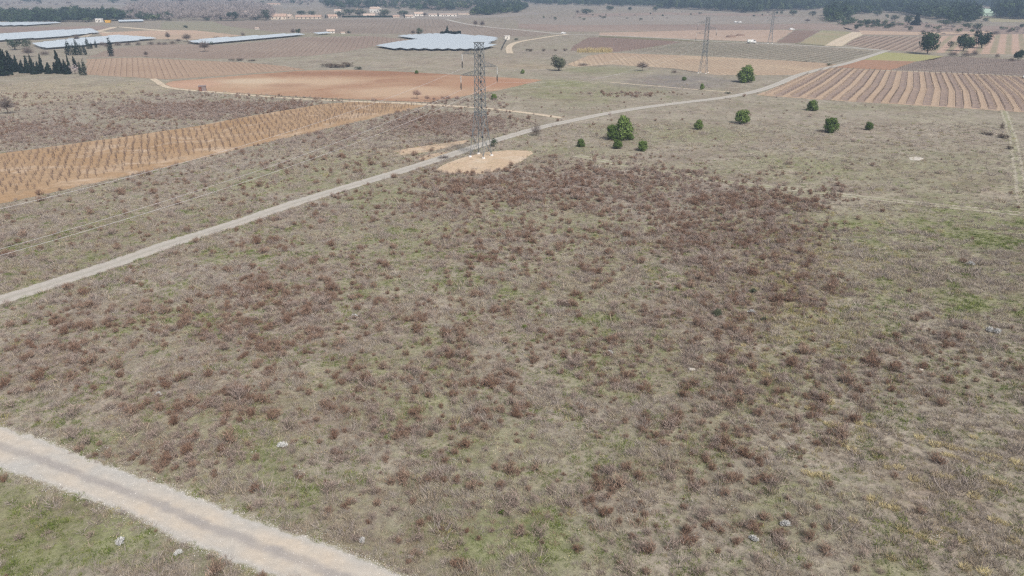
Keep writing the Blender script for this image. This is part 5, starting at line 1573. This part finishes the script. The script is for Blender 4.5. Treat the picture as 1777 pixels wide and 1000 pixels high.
H('greenhouse', 1711, 28, 31, 11, 30, M['greenroof'], M['greenroof'], 'pale green roofed barn between the dark woods at the right', 0, .55, 3, cat='barn')
H('farm_building', 474, 9, 22, 3, 12, M['render'], M['tile'], 'faint reddish roofs far away in the haze above the farm', .1, .5, 3)
H('farm_building', 760, 12, 20, 2.5, 12, M['whiterender'], M['paletile'], 'faint pale building lost in the blue wood', .1, .5, 3)
H('house', 1640, 9, 24, 4, 12, M['whiterender'], M['paletile'], 'hazy pale house above the right wood', .1, .5, 3)
H('house', 1411, 4, 16, 5, 12, M['render'], M['tile'], 'faint house among trees at the top right', .1, .5, 3)

# container, rusty hut
def container(px, py, wpx, hpx, mat, label, rz=0.0):
    x, y = G(px, py); k = ppm(py); L = wpx / k; h = hpx / k
    t = empty('skip_container', (x, y, 0), rz); b = MB()
    lo_, hi_ = L * .40, L * .5; wd = 1.2
    vs = [(-lo_, -wd * .9, .15), (lo_, -wd * .9, .15), (lo_, wd * .9, .15), (-lo_, wd * .9, .15), (-hi_, -wd, h), (hi_, -wd, h), (hi_, wd, h), (-hi_, wd, h)]
    b.add(vs, [(3, 2, 1, 0), (0, 1, 5, 4), (1, 2, 6, 5), (2, 3, 7, 6), (3, 0, 4, 7)])
    for i in range(6):
        xx = -lo_ + 2 * lo_ * (i + .5) / 6; b.box(xx - .05, -wd - .06, .3, xx + .05, -wd * .93, h - .1)
    put('body', b.mesh('body', mat), t)
    r = MB(); r.bar((-hi_, -wd, h), (hi_, -wd, h), .07, .07); r.bar((-hi_, wd, h), (hi_, wd, h), .07, .07); r.bar((-hi_, -wd, h), (-hi_, wd, h), .07, .07); r.bar((hi_, -wd, h), (hi_, wd, h), .07, .07)
    put('rim', r.mesh('rim', mat), t)
    tag(t, label, 'container')
container(188, 40, 10, 4.6, M['yellowpaint'], 'yellow open container on the site above the left solar fields')
x, y = G(352, 158)
hut = empty('rusty_hut', (x, y, 0), .25)
b = MB()
for i in range(9): b.box(-1.35 + .3 * i, -1.0, 0, -1.08 + .3 * i, -.96, 1.75 + .04 * (i % 2))
b.box(-1.35, .96, 0, 1.33, 1.0, 1.8); b.box(-1.35, -.96, 0, -1.3, .96, 1.8); b.box(1.28, -.96, 0, 1.33, .96, 1.8)
put('wall', b.mesh('wall', M['rustgrey']), hut)
b = MB(); b.add([(-1.5, -1.15, 1.84), (1.5, -1.15, 1.84), (1.5, 1.15, 2.1), (-1.5, 1.15, 2.1), (-1.5, -1.15, 1.88), (1.5, -1.15, 1.88), (1.5, 1.15, 2.14), (-1.5, 1.15, 2.14)], [(3, 2, 1, 0), (4, 5, 6, 7), (0, 1, 5, 4), (1, 2, 6, 5), (2, 3, 7, 6), (3, 0, 4, 7)])
put('roof', b.mesh('roof', M['rustgrey']), hut)
b = MB(); b.box(-1.33, -1.06, .05, -.2, -1.01, 1.7); put('door', b.mesh('door', M['rust']), hut)
tag(hut, 'small rusty brown and grey hut at the near edge of the red field', 'hut')

# ------------------------------------------------------------------ vehicles
def wheel(parent, x, y, r, w_):
    b = MB(); b.bar((x, y - w_ / 2, r), (x, y + w_ / 2, r), r, r, 16); o = put('wheel', b.mesh('tyre', M['rubber']), parent)
    c = MB(); c.bar((x, y - w_ / 2 - .012, r), (x, y + w_ / 2 + .012, r), r * .55, r * .55, 12); put('rim', c.mesh('rim', M['galv']), o)

def prism(b, prof, y0, y1, inset=0.0, mi=0):
    n = len(prof); cx = sum(p[0] for p in prof) / n
    zmid = sum(p[1] for p in prof) / n
    def yy(y, z): 
        return y - math.copysign(inset * max(0, (z - zmid)), y)
    vs = [(x, yy(y0, z), z) for x, z in prof] + [(x, yy(y1, z), z) for x, z in prof]
    b.add(vs, [tuple(range(n)), tuple(range(2 * n - 1, n - 1, -1))] + [(i, n + i, n + (i + 1) % n, (i + 1) % n) for i in range(n)], 1, mi)

def car(px, py, rz, label, kind='car', s=1.0):
    x, y = G(px, py); t = empty('parked_car', (x, y, .05), rz, (s, s, s))
    b = MB()
    prism(b, [(-2.1, .35), (-2.15, .75), (-2.0, .92), (-1.0, .98), (1.1, .98), (1.9, .88), (2.1, .7), (2.1, .35)], -.86, .86)
    prism(b, [(-1.9, .93), (-1.5, 1.40), (-1.3, 1.46), (.1, 1.46), (.35, 1.40), (1.15, .96)], -.78, .78, .22)
    put('body', b.mesh('body', M['whitepaint']), t)
    g = MB()
    for sg in (-1, 1):
        g.add([(-1.55, sg * .80, 1.0), (.95, sg * .80, 1.0), (.25, sg * .71, 1.36), (-1.4, sg * .71, 1.36)], [(0, 1, 2, 3)])
    g.add([(1.17, -.7, 1.0), (1.17, .7, 1.0), (.40, .62, 1.41), (.40, -.62, 1.41)], [(0, 1, 2, 3)])
    g.add([(-1.90, -.7, 1.02), (-1.90, .7, 1.02), (-1.56, .62, 1.38), (-1.56, -.62, 1.38)], [(0, 1, 2, 3)])
    put('window', g.mesh('window', M['glass']), t)
    for wx in (-1.3, 1.3):
        for wy in (-.78, .78): wheel(t, wx, wy, .32, .2)
    for wy in (-.6, .6):
        h = MB(); h.box(2.08, wy - .18, .62, 2.13, wy + .18, .78); put('headlight', h.mesh('headlight', M['ceramic']), t)
    tag(t, label, 'car'); return t
car(978, 59, 0.1, 'white car at the junction of the far roads', s=1.0)
car(1277, 39.5, 0.1, 'left one of two far white cars parked end to end')
car(1283.5, 39.8, 3.2, 'right one of two far white cars parked end to end')
car(1374, 52.5, .05, 'white car at the far edge of the pale sandy field', s=1.2)
car(1779, 136, 1.0, 'white car cut by the right edge above the striped vineyard', s=1.1)

x, y = G(1304, 75.5)
tk = empty('white_truck', (x, y, .06), .03)
b = MB(); prism(b, [(1.0, .55), (1.0, 2.25), (1.3, 2.4), (2.3, 2.38), (2.75, 1.5), (3.0, 1.35), (3.05, .55)], -.98, .98, .06); put('cab', b.mesh('cab', M['whitepaint']), tk)
b = MB(); b.box(-3.2, -1.05, .95, .85, 1.05, 2.5); b.box(-3.2, -.4, .55, 1.2, .4, .93); put('cargo_box', b.mesh('cargo_box', M['whitepaint']), tk)
b = MB(); b.box(-2.6, -1.08, 1.3, -1.0, -1.052, 1.8); put('side_stripe', b.mesh('side_stripe', M['greenroof']), tk)
g = MB()
for sg in (-1, 1): g.add([(1.25, sg * 1.0, 1.5), (2.6, sg * 1.0, 1.5), (2.25, sg * .97, 2.2), (1.25, sg * .97, 2.2)], [(0, 1, 2, 3)])
g.add([(2.78, -.85, 1.5), (2.78, .85, 1.5), (2.36, .8, 2.3), (2.36, -.8, 2.3)], [(0, 1, 2, 3)])
put('window', g.mesh('window', M['glass']), tk)
for wx in (-2.2, 2.1):
    for wy in (-.9, .9): wheel(tk, wx, wy, .42, .26)
for wy in (-.7, .7):
    h = MB(); h.box(3.04, wy - .15, .8, 3.09, wy + .15, 1.0); put('headlight', h.mesh('headlight', M['ceramic']), tk)
tag(tk, 'white truck with box body standing on the far dirt road', 'truck')

# dirt mounds, stakes, fence at the solar cabin
def mound(px, py, wpx, hpx, label, seed):
    x, y = G(px, py); k = ppm(py); bm = bmesh.new(); bmesh.ops.create_uvsphere(bm, u_segments=28, v_segments=14, radius=1)
    for v in bm.verts:
        n_ = float(fbm(np.array([v.co.x * 3 + seed]), np.array([v.co.y * 3.0]), 1.0, 3)[0])
        v.co = Vector((v.co.x * wpx / k / 2, v.co.y * wpx / k / 4, v.co.z * hpx / k * (.5 + n_)))
    me = bpy.data.meshes.new('soil_mound'); bm.to_mesh(me); bm.free(); me.materials.append(m_f11)
    tag(put('soil_mound', me, loc=(x, y, 0)), label, 'mound')
mound(1268, 65, 18, 4, 'left brown earth mound on the pale sandy field', 1)
mound(1284, 62.5, 18, 3, 'right and farther brown earth mound on the pale sandy field', 5)
sm = MB(); sm.bar((0, 0, -.05), (.05, .02, 1.4), .055, .045, 6)
stk = sm.mesh('stake_mesh', M['stake'])
for px, py in [(1742, 205), (1747, 221), (1752, 236), (1758, 252), (1763, 268), (1767, 285), (1770, 305), (1774, 330)]:
    x, y = G(px, py); tag(put('fence_stake', stk, loc=(x, y, 0)), 'thin grey wooden stake in the line along the right edge path', 'stake', 'stakes along the path at the right edge')
x0, y0 = G(870, 88); x1_, y1_ = G(879, 70)
t = empty('dark_fence', (x0, y0, 0)); L = math.hypot(x1_ - x0, y1_ - y0); t.rotation_euler = (0, 0, math.atan2(y1_ - y0, x1_ - x0))
b = MB()
for i in range(int(L / 2.5) + 1): b.bar((i * 2.5, 0, 0), (i * 2.5, 0, 2), .05, .05, 4)
put('posts', b.mesh('posts', M['black']), t)
b = MB()
for z in (.3, .6, .9, 1.2, 1.5, 1.8): b.bar((0, 0, z), (L, 0, z), .035, .035, 3)
put('rails', b.mesh('rails', M['black']), t)
tag(t, 'dark metal fence running down from the small technical cabin', 'fence')

# ------------------------------------------------------------------ haze
HZ = 0.00027
hm = bpy.data.materials.new('haze_air'); hm.use_nodes = True
hn = hm.node_tree
for n in list(hn.nodes):
    if n.type != 'OUTPUT_MATERIAL': hn.nodes.remove(n)
out = [n for n in hn.nodes if n.type == 'OUTPUT_MATERIAL'][0]
pv_ = hn.nodes.new('ShaderNodeVolumePrincipled')
pv_.inputs['Color'].default_value = (.56, .74, 1.0, 1)
pv_.inputs['Density'].default_value = HZ
pv_.inputs['Anisotropy'].default_value = 0.0
hn.links.new(pv_.outputs[0], out.inputs['Volume'])
b = MB(); b.box(-14000, -900, -1, 14000, 14500, 46)
ho = put('haze', b.mesh('haze', hm)); tag(ho, 'pale blue haze lying over the plain', 'haze', kind='stuff')
